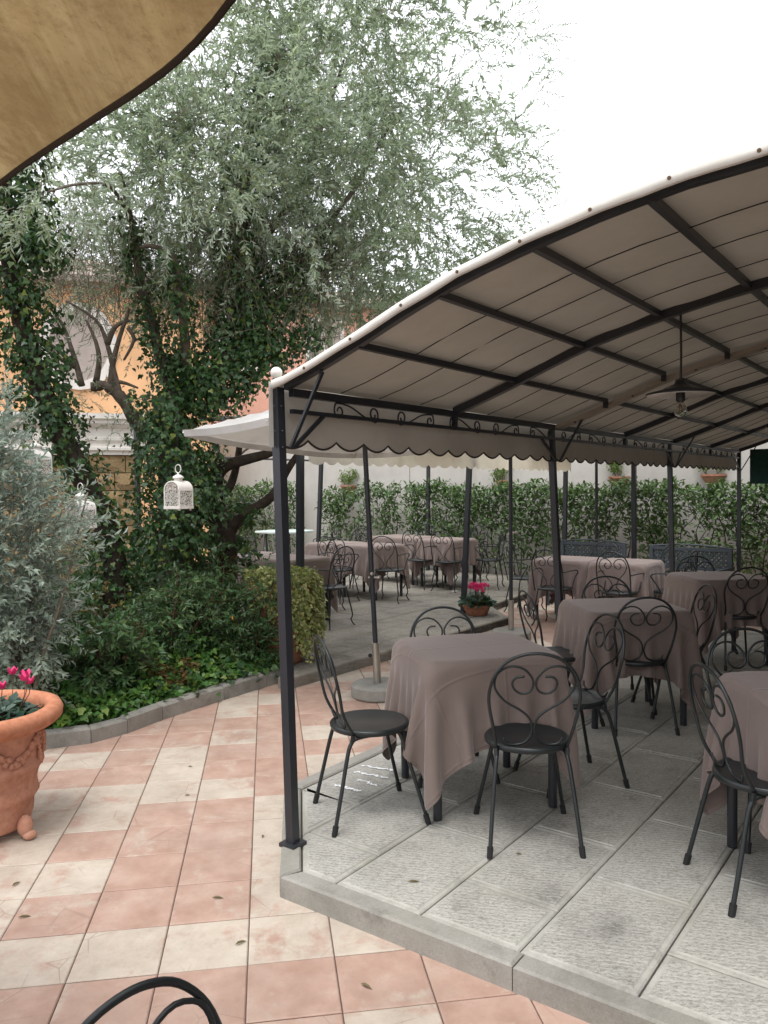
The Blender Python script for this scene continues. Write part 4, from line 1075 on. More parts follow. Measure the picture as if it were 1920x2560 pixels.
def chair_arm():
    c = thing('armchair', 'x', 'chair')
    b = B(); b.lathe([(0, .428), (.17, .428), (.195, .424), (.2, .434), (.195, .446), (0, .441)], 28, close=False); b.obj('seat', 'chair_metal', c, True)
    hp = [(-.18, -.03), (-.185, .12), (-.185, .28), (-.15, .39), (-.08, .445), (0, .46)]; hp = hp + [(-x, h) for x, h in hp[:-1][::-1]]
    b = B(); b.tube(smooth_path([(x, yb(h), .44 + h) for x, h in hp], 3), .0075, 6); b.obj('back_hoop', 'chair_metal', c, True)
    sp = [(-.10, .0), (-.02, .06), (-.05, .14), (-.12, .22), (-.155, .30), (-.12, .37), (-.06, .375), (-.015, .33), (-.03, .28), (-.075, .27), (-.095, .305), (-.07, .33)]
    for sg in (-1, 1):
        b = B(); b.tube(smooth_path([(-sg * x, yb(h) + .006, .445 + h) for x, h in sp], 2), .0055, 5); b.obj('scroll', 'chair_metal', c, True)
        b = B(); b.tube(smooth_path([(sg * .185, yb(.2), .645), (sg * .225, -.05, .655), (sg * .235, .09, .650), (sg * .225, .15, .62), (sg * .205, .13, .575), (sg * .20, .075, .50), (sg * .195, .05, .44)], 3), .0075, 6); b.obj('arm', 'chair_metal', c, True)
    for sg in (-1, 1):
        for yy in (-1, 1):
            b = B(); b.tube(smooth_path([(sg * .15, yy * .12, .43), (sg * .165, yy * .15, .28), (sg * .19, yy * .175, .12), (sg * .172, yy * .165, .075), (sg * .19, yy * .185, .02), (sg * .205, yy * .195, .008)], 2), .0085, 6); b.obj('leg', 'chair_metal', c, True)
    return c
PROTO = {'h': chair_heart(), 'a': chair_arm()}; USED = {}
def chair(kind, x, y, fz, facing, label, group):
    pr = PROTO[kind]; c = pr if kind not in USED else copy_tree(pr); USED[kind] = 1
    c.location = (x, y, fz); c.rotation_euler = (0, 0, math.radians(facing - 90)); tag(c, label, 'chair', group); return c
GH = 'heart-back chairs under the near pergola'; GA = 'dark armchairs round the far tables'
chair('h', -.08, 3.68, .08, 17.6, 'heart-back metal chair seen from the side beside the corner post', GH)
chair('h', .62, 3.43, .08, 89, 'heart-back metal chair in front of the nearest table, back to the viewer', GH)
chair('h', .35, 4.22, .08, 276, 'heart-back chair behind the nearest table, only its arched back showing above the cloth', GH)
chair('h', .96, 4.08, .08, 194, 'heart-back chair on the right side of the nearest table', GH)
chair('h', 1.60, 5.00, .08, 90, 'heart-back chair in front of the shaded middle table, back to the viewer', GH)
chair('h', 1.15, 5.16, .08, 8, 'heart-back chair seen edge-on left of the middle table', GH)
chair('h', 1.66, 5.66, .08, 268, 'heart-back chair behind the middle table, facing the viewer', GH)
chair('h', 1.97, 5.33, .08, 180, 'heart-back chair seen edge-on right of the middle table', GH)
chair('h', 2.99, 6.66, .08, 92, 'heart-back chair in deep shade in front of the back right table', GH)
chair('h', 2.98, 7.28, .08, 270, 'heart-back chair behind the back right table', GH)
chair('h', 1.70, 3.45, .08, 272, 'heart-back chair behind the table at the right picture edge', GH)
chair('h', 1.44, 2.95, .08, 2, 'heart-back chair left of the table at the right picture edge', GH)
_t = on(388, 2447, .865); _f = math.radians(-32)
chair('h', _t[0] + .242 * math.cos(_f) - .048, _t[1] + .242 * math.sin(_f) - .04, 0, -32, 'foreground heart-back chair with only its arched back showing at bottom left', GH)
# far platform and tile area
av = math.degrees(math.atan2(U2[1], U2[0]))
chair('a', -.62, 10.62, .09, av - 4, 'armchair in front of the middle pair on the far platform, left one', GA)
chair('a', .07, 10.55, .09, av + 14, 'armchair in front of the middle pair on the far platform, right one', GA)
chair('a', -.62, 8.72, .09, 140, 'armchair at the right end of the tables behind the ivy-filled urn', GA)
chair('a', -.78, 9.85, .09, 225, 'armchair behind the tables near the ivy-filled urn, before the middle pair', GA)
chair('a', .55, 11.95, .09, av, 'armchair in front of the back row on the far platform, left one', GA)
chair('a', .95, 11.62, .09, av + 6, 'armchair in front of the back row on the far platform, right one', GA)
chair('a', 1.58, 11.85, .09, 160, 'armchair at the right end of the back row on the far platform', GA)
chair('a', .62, 13.55, .09, 235, 'armchair behind the back row, facing the viewer, left one', GA)
chair('a', 1.42, 12.75, .09, 232, 'armchair behind the back row, facing the viewer, right one', GA)
chair('a', -.20, 13.2, .09, 320, 'armchair at the left end of the back row on the far platform', GA)
chair('a', -.52, 12.15, .09, 232, 'armchair between the middle pair and the back row', GA)
chair('a', -2.52, 14.3, .09, 10, 'pale grey armchair left of the bare mint-topped table', GA)
chair('a', -1.05, 14.1, .09, 160, 'armchair right of the bare mint-topped table', GA)
chair('a', 1.98, 9.12, 0, av, 'armchair in front of the left table of the pair by the benches', GA)
chair('a', 2.62, 8.72, 0, av, 'armchair in front of the right table of the pair by the benches', GA)
chair('a', 3.20, 8.72, 0, 140, 'armchair at the right end of the pair by the benches', GA)
chair('a', 2.72, 9.95, 0, 232, 'armchair behind the left table of the pair by the benches', GA)
chair('a', 3.42, 9.35, 0, 232, 'armchair behind the right table of the pair by the benches', GA)
chair('a', 1.82, 10.2, 0, 325, 'armchair at the left end of the pair by the benches', GA)

# ================================================================== LATTICE BENCHES
def bench(p, q, label):
    p = np.array(p); q = np.array(q); L = float(np.linalg.norm(q - p)); ang = math.atan2(q[1] - p[1], q[0] - p[0])
    root = thing('garden_bench', label, 'bench', (p[0], p[1], 0), ang, 'grey lattice-back benches before the hedge')
    for x in (0.03, L - .03):
        b = B(); b.box((x, -.02, .425), (.045, .045, .85)); b.obj('leg', 'bench_grey', root)
        b = B(); b.box((x, -.44, .22), (.045, .045, .44)); b.obj('leg', 'bench_grey', root)
        b = B(); b.box((x, -.23, .62), (.05, .46, .03)); b.obj('arm', 'bench_grey', root)
    for k in range(5):
        b = B(); b.box((L / 2, -.07 - k * .092, .445), (L - .05, .075, .022)); b.obj('seat_slat', 'bench_grey', root)
    b = B(); b.tube([(L * u, -.02, .855 + .035 * math.sin(PI * u)) for u in np.linspace(0, 1, 13)], .012, 6); b.obj('top_rail', 'bench_grey', root)
    b = B(); b.box((L / 2, -.02, .835), (L - .06, .03, .04)); b.obj('frame_rail', 'bench_grey', root)
    b = B(); b.box((L / 2, -.02, .60), (L - .06, .03, .04)); b.obj('frame_rail', 'bench_grey', root)
    lat = thing('x', 'x', 'x'); bpy.data.objects.remove(lat)
    n = int((L + .2) / .055); z0, z1 = .615, .82
    for d in (-1, 1):
        for k in range(-4, n + 1):
            x0 = k * .055; x1 = x0 + (z1 - z0); a0, a1 = max(.05, x0), min(L - .05, x1)
            if a1 - a0 < .015: continue
            za, zb = z0 + (a0 - x0), z0 + (a1 - x0)
            if d < 0: za, zb = z0 + z1 - za, z0 + z1 - zb
            b = B(); b.bar((a0, -.02 + d * .004, za), (a1, -.02 + d * .004, zb), .007, .020, up=(0, 0, 1)); b.obj('lattice_slat', 'bench_grey', root)
    return root
bench((2.50, 11.03), (3.22, 10.38), 'grey lattice-back bench left of the plain post, behind the paired tables')
bench((3.40, 10.00), (4.14, 9.27), 'grey lattice-back bench right of the plain post, near the green screen')

# ================================================================== POTS
def flower_cyclamen(root, cx, cy, z, n, spread, seed, zup=.16):
    r_ = random.Random(seed)
    for k in range(n):
        a = r_.uniform(0, 2 * PI); rr_ = spread * math.sqrt(r_.random()); h = zup * r_.uniform(.7, 1.15); x, y = cx + rr_ * math.cos(a), cy + rr_ * math.sin(a)
        b = B(); b.tube([(x * .6 + cx * .4, y * .6 + cy * .4, z), (x, y, z + h * .6), (x + .004, y, z + h)], .002, 4); st = b.obj('flower_stem', 'stem_brown', root)
        P = []; D = []; N = []
        for i in range(5):
            th = 2 * PI * i / 5 + a; P.append((x + .006 * math.cos(th), y + .006 * math.sin(th), z + h)); D.append((math.cos(th) * .55, math.sin(th) * .55, 1.0)); N.append((math.cos(th), math.sin(th), -.3))
        lv, lf = leaves(np.array(P), np.array(D, float), np.array(N, float), np.full(5, .042), np.full(5, .026), 'round')
        link('petals', mesh_tri('petals', lv, lf, 'petal_pink'), st)
def leaf_dome(root, cx, cy, z, n, R, hh, L, mat, kind, seed, name='foliage', wr=.9, flat=.5):
    r_ = np.random.default_rng(seed); a = r_.uniform(0, 2 * PI, n); q = np.sqrt(r_.random(n)) * R
    P = np.stack([cx + q * np.cos(a), cy + q * np.sin(a), z + hh * (1 - (q / R) ** 2) * r_.uniform(.35, 1, n)], -1)
    D = np.stack([np.cos(a) + r_.normal(0, .4, n), np.sin(a) + r_.normal(0, .4, n), r_.uniform(-.3, .5, n)], -1); N = np.stack([r_.normal(0, flat, n), r_.normal(0, flat, n), np.ones(n)], -1)
    V, F = leaves(P, D, N, L * r_.uniform(.7, 1.2, n), L * wr * r_.uniform(.8, 1.1, n), kind); return link(name, mesh_tri(name, V, F, mat), root)

pot = thing('terracotta_urn', 'large orange terracotta urn with garland relief at the left edge, pink cyclamen on top', 'planter', (-1.93, 3.70, 0))
b = B(); b.lathe([(0, .0), (.205, .0), (.21, .012), (.222, .05), (.226, .115), (.240, .130), (.250, .145), (.245, .160), (.240, .20), (.252, .25), (.262, .265), (.275, .285), (.272, .305), (.262, .318), (.262, .36), (.272, .42), (.281, .47), (.288, .475), (.290, .490), (.284, .496), (.292, .50), (.298, .51)], 64, (0, 0, .04), close=False); b.obj('body', 'terracotta', pot, True)
b = B(); b.lathe([(.285, .495), (.335, .515), (.362, .54), (.366, .57), (.352, .595), (.322, .603), (.290, .592), (.285, .555), (.28, .50)], 64, close=False); b.obj('rim', 'terracotta_rim', pot, True)
b = B(); b.lathe([(0, .545), (.286, .54)], 40, close=False); b.obj('soil', 'soil', pot)
for k in range(3):
    a = math.radians(-18 + 120 * k); b = B()
    x, y = .215 * math.cos(a), .215 * math.sin(a)
    b.sphere((x * 1.15, y * 1.15, .062), .036, 10, 8, (1, 1, 1.4)); b.sphere((x * 1.26, y * 1.26, .022), .028, 10, 6, (1.2, 1.1, .78)); b.obj('lion_foot', 'terracotta', pot, True)
# garland relief swags
rr = random.Random(4); b_all = []
for k in range(6):
    a0 = math.radians(60 * k - 55)
    b = B()
    for i in range(26):
        u = i / 25; a = a0 + math.radians(50) * u; z = .475 - .10 * math.sin(PI * u) ** .8; r_ = .262 + (z - .36) * .16 + .004
        for j in range(3):
            aa = a + rr.uniform(-.02, .02); zz = z + rr.uniform(-.018, .018)
            b.sphere((r_ * math.cos(aa), r_ * math.sin(aa), zz), rr.uniform(.008, .016), 6, 5, (1, 1, 1))
    stuff(b.obj('garland', 'terracotta', pot, True))
    b = B()
    for i in range(12): b.sphere(((.272) * math.cos(a0 - .03 + rr.uniform(-.03, .03)), .272 * math.sin(a0 - .03 + rr.uniform(-.03, .03)), .475 - i * .013), rr.uniform(.008, .013), 6, 5)
    stuff(b.obj('ribbon', 'terracotta', pot, True))
stuff(leaf_dome(pot, .06, -.02, .545, 210, .20, .09, .062, 'cyclamen_leaf', 'round', 3))
flower_cyclamen(pot, .12, .0, .57, 9, .14, 5, .15)
flower_cyclamen(pot, -.08, -.08, .57, 5, .10, 8, .15)

cy = thing('cyclamen_pot', 'small terracotta bowl of bright pink cyclamen on the far platform corner', 'flower pot', (1.10, 9.36, .09))
b = B(); b.lathe([(0, 0), (.105, 0), (.13, .02), (.155, .09), (.158, .10), (.172, .105), (.176, .125), (.165, .14), (.15, .135), (.145, .11)], 32, close=False); b.obj('bowl', 'terracotta_old', cy, True)
b = B(); b.lathe([(0, .118), (.148, .115)], 24, close=False); b.obj('soil', 'soil', cy)
stuff(leaf_dome(cy, 0, 0, .13, 170, .19, .14, .075, 'cyclamen_leaf', 'round', 12)); flower_cyclamen(cy, .02, -.02, .18, 30, .12, 6, .16)

# urn with variegated ivy
ur = thing('ivy_urn', 'tall terracotta urn overflowing with variegated yellow-green ivy behind the corner post', 'planter', (-.92, 6.95, .09))
b = B(); b.lathe([(0, 0), (.17, 0), (.18, .03), (.20, .20), (.24, .42), (.27, .58), (.30, .64), (.31, .68), (.29, .70), (.26, .69), (.25, .62)], 36, close=False); b.obj('body', 'terracotta_old', ur, True)
b = B(); b.lathe([(0, .645), (.26, .64)], 24, close=False); b.obj('soil', 'soil', ur)
lb = LB(); r_ = np.random.default_rng(21)
for k in range(150):
    a = r_.uniform(-1.9, 1.5); R0 = .26 + r_.uniform(0, .05); Lh = r_.uniform(.15, .72) if a > -1.2 else r_.uniform(.05, .35)
    n = int(Lh / .018) + 4; u = np.linspace(0, 1, n); out = R0 + .05 * np.sin(np.minimum(1, u * 3) * PI / 2) * r_.uniform(.5, 1.3); z = .74 + .05 * np.sin(np.minimum(1, u * 4) * PI) - u * Lh
    aa = a + u * r_.normal(0, .15); P = np.stack([out * np.cos(aa), out * np.sin(aa), z], -1) + r_.normal(0, .015, (n, 3))
    D = np.stack([np.cos(aa), np.sin(aa), np.full(n, -.9)], -1) + r_.normal(0, .5, (n, 3)); N = np.stack([np.cos(aa), np.sin(aa), np.full(n, .5)], -1) + r_.normal(0, .35, (n, 3))
    V, F = leaves(P, D, N, .034 * r_.uniform(.7, 1.4, n), .034 * r_.uniform(.7, 1.2, n), 'ivy'); lb.add(V, F)
n = 900; a = r_.uniform(0, 2 * PI, n); q = np.sqrt(r_.random(n)) * .32
P = np.stack([q * np.cos(a), q * np.sin(a), .70 + .13 * r_.random(n)], -1); V, F = leaves(P, np.stack([np.cos(a), np.sin(a), r_.normal(0, .5, n)], -1), np.stack([r_.normal(0, .5, n), r_.normal(0, .5, n), np.ones(n)], -1), .036 * r_.uniform(.7, 1.3, n), .036 * r_.uniform(.7, 1.2, n), 'ivy'); lb.add(V, F)
stuff(lb.obj('trailing_ivy', 'variegated_leaf', ur))

# half pots hung on the wall with small bonsai-like shrubs
def wall_pot(px, Y, size, label, seed, lean):
    # foot of the perpendicular on the wall line
    d = ray(px, 1222)
    P, Q = (WC, WR) if px > 1026 else (WC, WL)
    e = (Q - P) / np.linalg.norm(Q - P); nn = np.array([-e[1], e[0]]);
    if nn[1] > 0: nn = -nn
    # along the ray meet the wall
    A = np.array([[d[0], -e[0]], [d[1], -e[1]]]); k = np.linalg.solve(A, P - CAM[:2]); q = CAM[:2] + d[:2] * k[0] + nn * .01
    root = thing('wall_pot', label, 'flower pot', (q[0], q[1], Y), math.atan2(nn[1], nn[0]) - PI / 2, 'half pots hung on the grey wall')
    n = 14; V = []; prof = [(.07, 0), (.11, .05), (.155, .13), (.17, .135), (.172, .165), (.155, .165)]
    for i in range(n + 1):
        a = PI * i / n
        for (r_, z) in prof: V.append((r_ * size * math.cos(a), r_ * size * math.sin(a), z * size))
    k = len(prof); F = [(i * k + j, (i + 1) * k + j, (i + 1) * k + j + 1, i * k + j + 1) for i in range(n) for j in range(k - 1)] + [tuple(i * k for i in range(n + 1))[::-1], tuple(j for j in range(k)) + tuple(n * k + j for j in range(k))[::-1]]
    link('bowl', mesh_np('bowl', V, F, ('terracotta',), None, False), root)
    V = [(.155 * size * math.cos(PI * i / n), .155 * size * math.sin(PI * i / n), .15 * size) for i in range(n + 1)]
    link('soil', mesh_np('soil', V, [tuple(range(n + 1))], ('soil',)), root)
    rr_ = random.Random(seed); tips = []
    for j in range(4):
        x0 = rr_.uniform(-.08, .08); pts = [(x0, .07, .15 * size)]
        for s_ in range(5): pts.append((pts[-1][0] + lean * .05 + rr_.uniform(-.06, .06), .07 + rr_.uniform(-.03, .05), pts[-1][2] + rr_.uniform(.03, .085)))
        b = B(); b.tube(smooth_path(pts, 2), .006, 5); b.obj('stem', 'twig', root); tips += pts[2:]
    T = np.array(tips); nr = np.random.default_rng(seed); m_ = 26 * len(T); I = nr.integers(0, len(T), m_); P_ = T[I] + nr.normal(0, .038, (m_, 3)); P_[:, 1] = np.abs(P_[:, 1])
    V, F = leaves(P_, nr.normal(size=(m_, 3)), nr.normal(size=(m_, 3)) + np.array([0, .4, .6]), .045 * nr.uniform(.6, 1.2, m_), .020 * nr.uniform(.8, 1.2, m_), 'laurel'); stuff(link('foliage', mesh_tri('foliage', V, F, 'potplant_leaf'), root))
wall_pot(872, 1.53, 1.0, 'terracotta wall pot with upright shrub, leftmost on the grey wall', 1, -.3)
wall_pot(1262, 1.58, 1.0, 'terracotta wall pot with sparse shrub, behind the steel-socketed pole', 2, -.2)
wall_pot(1550, 1.60, 1.05, 'terracotta wall pot with spreading shrub, between the two thin posts', 3, -.1)
wall_pot(1785, 1.60, 1.1, 'terracotta wall pot with forked shrub, rightmost on the grey wall', 4, -.1)

# ================================================================== LANTERNS
def lantern():
    root = thing('hanging_lantern', 'x', 'lantern'); s = .072
    b = B(); b.box((0, 0, .011), (s * 2 + .004, s * 2 + .004, .022)); b.obj('base', 'lantern_paint', root)
    for a in (-1, 1):
        for d in (-1, 1):
            b = B(); b.box((a * (s - .004), d * (s - .004), .080), (.008, .008, .115)); b.obj('corner_post', 'lantern_paint', root)
            b = B(); b.sphere((a * (s - .015), d * (s - .015), -.005), .009, 8, 6); b.obj('foot', 'lantern_paint', root, True)
    # barrel roof with arched gables on local +-y
    n = 12; V = []
    for i in range(n + 1):
        a = PI * i / n; V += [(s * math.cos(a), -s, .135 + .065 * math.sin(a)), (s * math.cos(a), s, .135 + .065 * math.sin(a))]
    V += [((s - .004) * math.cos(PI * i / n), yy, .131 + .065 * math.sin(PI * i / n)) for i in range(n + 1) for yy in (-s, s)]
    F = [(2 * i, 2 * i + 1, 2 * i + 3, 2 * i + 2) for i in range(n)]; o_ = 2 * (n + 1)
    F += [(o_ + 2 * i + 2, o_ + 2 * i + 3, o_ + 2 * i + 1, o_ + 2 * i) for i in range(n)]
    F += [(2 * i, 2 * i + 2, o_ + 2 * i + 2, o_ + 2 * i) for i in range(n)] + [(2 * i + 3, 2 * i + 1, o_ + 2 * i + 1, o_ + 2 * i + 3) for i in range(n)]
    link('barrel_roof', mesh_np('barrel_roof', V, F, ('lantern_paint',), None, False), root)
    b = B(); b.lathe([(.030, .190), (.030, .215), (.043, .217), (.036, .230), (.018, .242), (.006, .246), (.006, .258), (0, .26)], 20, close=False); b.obj('cap', 'lantern_paint', root, True)
    b = B(); b.tube([(.026 * math.cos(a), 0, .286 + .029 * math.sin(a)) for a in np.linspace(0, 2 * PI, 21)], .0032, 6); b.obj('ring', 'lantern_paint', root, True)
    b = B(); b.tube([(0, 0, .315), (0, 0, .70)], .0012, 4); b.obj('cord', 'rubber', root)
    rl = random.Random(3)
    def filigree(w, h, arched):
        bb = B(); pts = []
        for _ in range(900):
            x = rl.uniform(-w, w); z = rl.uniform(0, h); r_ = rl.uniform(.006, .012)
            if arched and z > h - .065 and (x / w) ** 2 + ((z - (h - .065)) / .062) ** 2 > .85: continue
            if all(math.hypot(x - a, z - c_) > (r_ + r2) * .92 for a, c_, r2 in pts): pts.append((x, z, r_))
        for (x, z, r_) in pts:
            a0 = rl.uniform(0, 6); bb.tube([(x + r_ * (1 - .35 * u) * math.cos(a0 + u * 5.6), 0, z + r_ * (1 - .35 * u) * math.sin(a0 + u * 5.6)) for u in np.linspace(0, 1, 9)], .0021, 4)
        for k in range(0): bb.tube([(-w + 2 * w * k / 3, 0, 0), (-w * .6 + 1.2 * w * k / 3, 0, h * .55), (-w * .8 + 1.6 * w * k / 3, 0, h * (.96 if not arched else .8))], .0018, 4)
        return bb
    for yy in (-s + .002, s - .002):
        o = stuff(filigree(s - .012, .168, True).obj('filigree_panel', 'lantern_paint', root)); o.location = (0, yy, .024)
        b = B(); b.tube([((s - .006) * math.cos(a), yy, .135 + .060 * math.sin(a)) for a in np.linspace(0, PI, 13)], .004, 5); b.obj('gable_arch', 'lantern_paint', root)
    for xx in (-s + .002, s - .002):
        o = stuff(filigree(s - .012, .10, False).obj('filigree_panel', 'lantern_paint', root)); o.location = (xx, 0, .026); o.rotation_euler = (0, 0, PI / 2)
        b = B(); b.box((xx, 0, .132), (.006, s * 2 - .016, .010)); b.obj('rail', 'lantern_paint', root)
    return root
LN = lantern()
def put_lantern(o, px, py, Y, rz, label):
    p = at(px, py, Y); o.location = (p[0], p[1], p[2]); o.rotation_euler = (0, 0, math.radians(rz)); tag(o, label, 'lantern', 'white filigree lanterns hung in the trees')
ln2 = copy_tree(LN); ln3 = copy_tree(LN)
put_lantern(LN, 447, 1272, 5.6, -27, 'white filigree lantern hanging in full view before the ivy trunk')
put_lantern(ln2, 203, 1320, 5.5, -27, 'white filigree lantern half hidden behind the silvery olive bush, lower one')
put_lantern(ln3, 92, 1195, 5.5, -20, 'white filigree lantern almost hidden by the olive bush, uppermost on the left')

# ================================================================== small things on the floor
def fallen(px, py, z, L, W, deg, mat, label):
    p = on(px, py, z); V, F = leaves(np.array([[0, 0, .006]]), np.array([[1., 0, 0]]), np.array([[0, 0, 1.]]), np.array([L]), np.array([W]), 'laurel')
    V = np.concatenate([V, V - np.array([0, 0, .0012])]); k = len(V) // 2; ring = [0, 1, 2, 3, 4, 5]
    F = [tuple(f) for f in F] + [tuple(k + i for i in f[::-1]) for f in F] + [(ring[i], k + ring[i], k + ring[(i + 1) % 6], ring[(i + 1) % 6]) for i in range(6)]
    o = link('fallen_leaf', mesh_np('fallen_leaf', V, F, (mat,)), None, (p[0], p[1], z - .0005), math.radians(deg)); tag(o, label, 'leaf', 'dry leaves fallen on the paving')
fl_ = [(530, 2247, 0, 2, 'olive leaf lying flat on a cream tile left of the platform corner'), (588, 2365, 0, 40, 'green olive leaf on the red tile below the platform corner'), (902, 2462, 0, -35, 'olive leaf on the tile beside the bottom kerb'), (45, 2297, 0, 20, 'pale curled leaf near the left picture edge'),
       (470, 1918, 0, 5, 'small dark leaf on the tiles in the middle distance'), (462, 1990, 0, 10, 'small dark leaf on a cream tile left of the corner post'), (655, 2095, 0, 80, 'yellow leaf speck on the tile beside the corner post'), (1020, 2207, .083, 5, 'olive leaf on the flagstone near the front kerb'), (1290, 2138, .083, 20, 'brown leaf scrap on the flagstone under the front chair'), (30, 2218, 0, 70, 'yellowish leaf on the tile below the terracotta urn')]
for (px, py, z, dg, lb_) in fl_: fallen(px, py, z, .045 if 'small' not in lb_ and 'speck' not in lb_ and 'scrap' not in lb_ else .026, .012, dg, 'fallen_leaf', lb_)
# white scribble of paint on the flagstone by the corner post
rr = random.Random(8)
for (x0, y0, x1, y1) in ((905, 1914, 990, 1928), (886, 1930, 972, 1946), (895, 1950, 945, 1966), (834, 1962, 900, 1980)):
    P = on(x0, y0, .0835); Q = on(x1, y1, .0835); n = 22; V = []; nrm = np.array([-(Q - P)[1], (Q - P)[0], 0]); nrm /= np.linalg.norm(nrm)
    for i in range(n + 1):
        u = i / n; c_ = P + (Q - P) * u + nrm * rr.uniform(-.010, .010); w_ = rr.uniform(.002, .014) * (1 if 0 < i < n else .2)
        V += [c_ + nrm * w_ + np.array([0, 0, .0035]), c_ - nrm * w_ + np.array([0, 0, .0035])]
    o = link('paint_mark', mesh_np('paint_mark', V, [(2 * i, 2 * i + 1, 2 * i + 3, 2 * i + 2) for i in range(n)], ('chalk',)), bpy.data.objects['stone_platform'])
    o['label'] = 'white paint scribble on a flagstone'
pp = thing('paper_scrap', 'white paper scrap under a far chair leg', 'paper', (1.03, 11.50, .096), .4); b = B(); b.box((0, 0, .003), (.09, .06, .003)); b.obj('sheet', 'paper', pp)

# ================================================================== VEGETATION
def along(path, n, r_):
    """random points on a polyline: position, tangent, parameter"""
    P = np.array(path); seg = np.linalg.norm(np.diff(P, axis=0), axis=1); cum = np.r_[0, np.cumsum(seg)]; q = r_.random(n) * cum[-1]
    i = np.clip(np.searchsorted(cum, q) - 1, 0, len(seg) - 1); u = (q - cum[i]) / seg[i]
    return P[i] + (P[i + 1] - P[i]) * u[:, None], unit(P[i + 1] - P[i]), q / cum[-1]
def ivy_on(lb, path, r0, r1, n, r_, L=.042, bump=.09):
    n = int(n * 2.1)
    """ivy leaves clothing a limb: lie outwards, hang down"""
    P, T, u = along(path, n, r_); X = unit(np.cross(T, r_.normal(size=(n, 3))));
    lump = 1 + .6 * np.sin(u * 23 + X[:, 0] * 3) * np.sin(u * 9 + X[:, 1] * 2)
    R = (r0 + (r1 - r0) * u) * lump * r_.uniform(.75, 1.15, n); Q = P + X * R[:, None] + r_.normal(0, bump * .5, (n, 3))
    D = X * .35 + np.array([0, 0, -1.0]) + r_.normal(0, .6, (n, 3)); N = X + np.array([0, 0, .55]) + r_.normal(0, .6, (n, 3))
    s = r_.uniform(.6, 1.35, n); V, F = leaves(Q, D, N, L * s, L * .95 * s, 'ivy'); lb.add(V, F)
def stems(lb, paths, r, n=3):
    for p in paths:
        V, F = tube(p, r, n, False); F3 = []
        for q in F: F3 += [(q[0], q[1], q[2]), (q[0], q[2], q[3])]
        lb.add(np.array(V), np.array(F3))
def twigs_fast(lb, P0, D0, L, droop, r_, k=5, rad=.0022):
    """many thin twigs as 3-sided tubes, vectorised; returns the points along them"""
    n = len(P0); pts = np.zeros((n, k, 3)); pts[:, 0] = P0; d = unit(D0); st = L[:, None] / (k - 1); ts = []
    for j in range(1, k):
        d = unit(d + r_.normal(0, .16, (n, 3)) + np.array([0, 0, -droop])); pts[:, j] = pts[:, j - 1] + d * st; ts.append(d)
    V = np.zeros((n, k, 3, 3)); ref = unit(np.cross(unit(D0), np.array([.3, .2, .9]))); ref2 = unit(np.cross(unit(D0), ref))
    for j in range(k):
        rr_ = rad * (1 - .6 * j / (k - 1))
        for c in range(3):
            a = 2 * PI * c / 3; V[:, j, c] = pts[:, j] + (ref * math.cos(a) + ref2 * math.sin(a)) * rr_
    base = (np.arange(n) * k * 3)[:, None]; F = []
    for j in range(k - 1):
        for c in range(3):
            a, b, e, f = j * 3 + c, j * 3 + (c + 1) % 3, (j + 1) * 3 + (c + 1) % 3, (j + 1) * 3 + c
            F.append(np.concatenate([base + a, base + b, base + e], 1)); F.append(np.concatenate([base + a, base + e, base + f], 1))
    lb.add(V.reshape(-1, 3), np.concatenate(F)); return pts
def leaf_twigs(lb, pts, per, L, W, r_, kind='lance', start=.12, ang=.75):
    """leaf pairs along twigs"""
    n, k, _ = pts.shape; u = np.linspace(start, 1.0, per); x = u * (k - 1); i = np.minimum(x.astype(int), k - 2); f = (x - i)[None, :, None]
    P = pts[:, i] * (1 - f) + pts[:, i + 1] * f; T = unit(pts[:, i + 1] - pts[:, i]); P = P.reshape(-1, 3); T = T.reshape(-1, 3); m_ = len(P)
    X = unit(np.cross(T, r_.normal(size=(m_, 3)))); D = T * ang + X * .75 + r_.normal(0, .12, (m_, 3)); N = unit(np.cross(D, np.cross(T, D))) + np.array([0, 0, .8]) + r_.normal(0, .3, (m_, 3))
    s = r_.uniform(.65, 1.25, m_); V, F = leaves(P, D, N, L * s, W * s * r_.uniform(.85, 1.15, m_), kind); lb.add(V, F)
def ell(n, c, rad, r_, shell=.5):
    d = unit(r_.normal(size=(n, 3))); q = r_.random(n) ** shell; return np.array(c) + d * q[:, None] * np.array(rad), d
def gnarl(p, r):
    k = len(p); q = np.array(p) + rng.normal(0, 1, (k, 3)) * (np.asarray(r)[:, None] * .10); return q, np.asarray(r) * (1 + rng.normal(0, .09, k))
PX = lambda l: [at(x, y, Y) for x, y, Y in l]

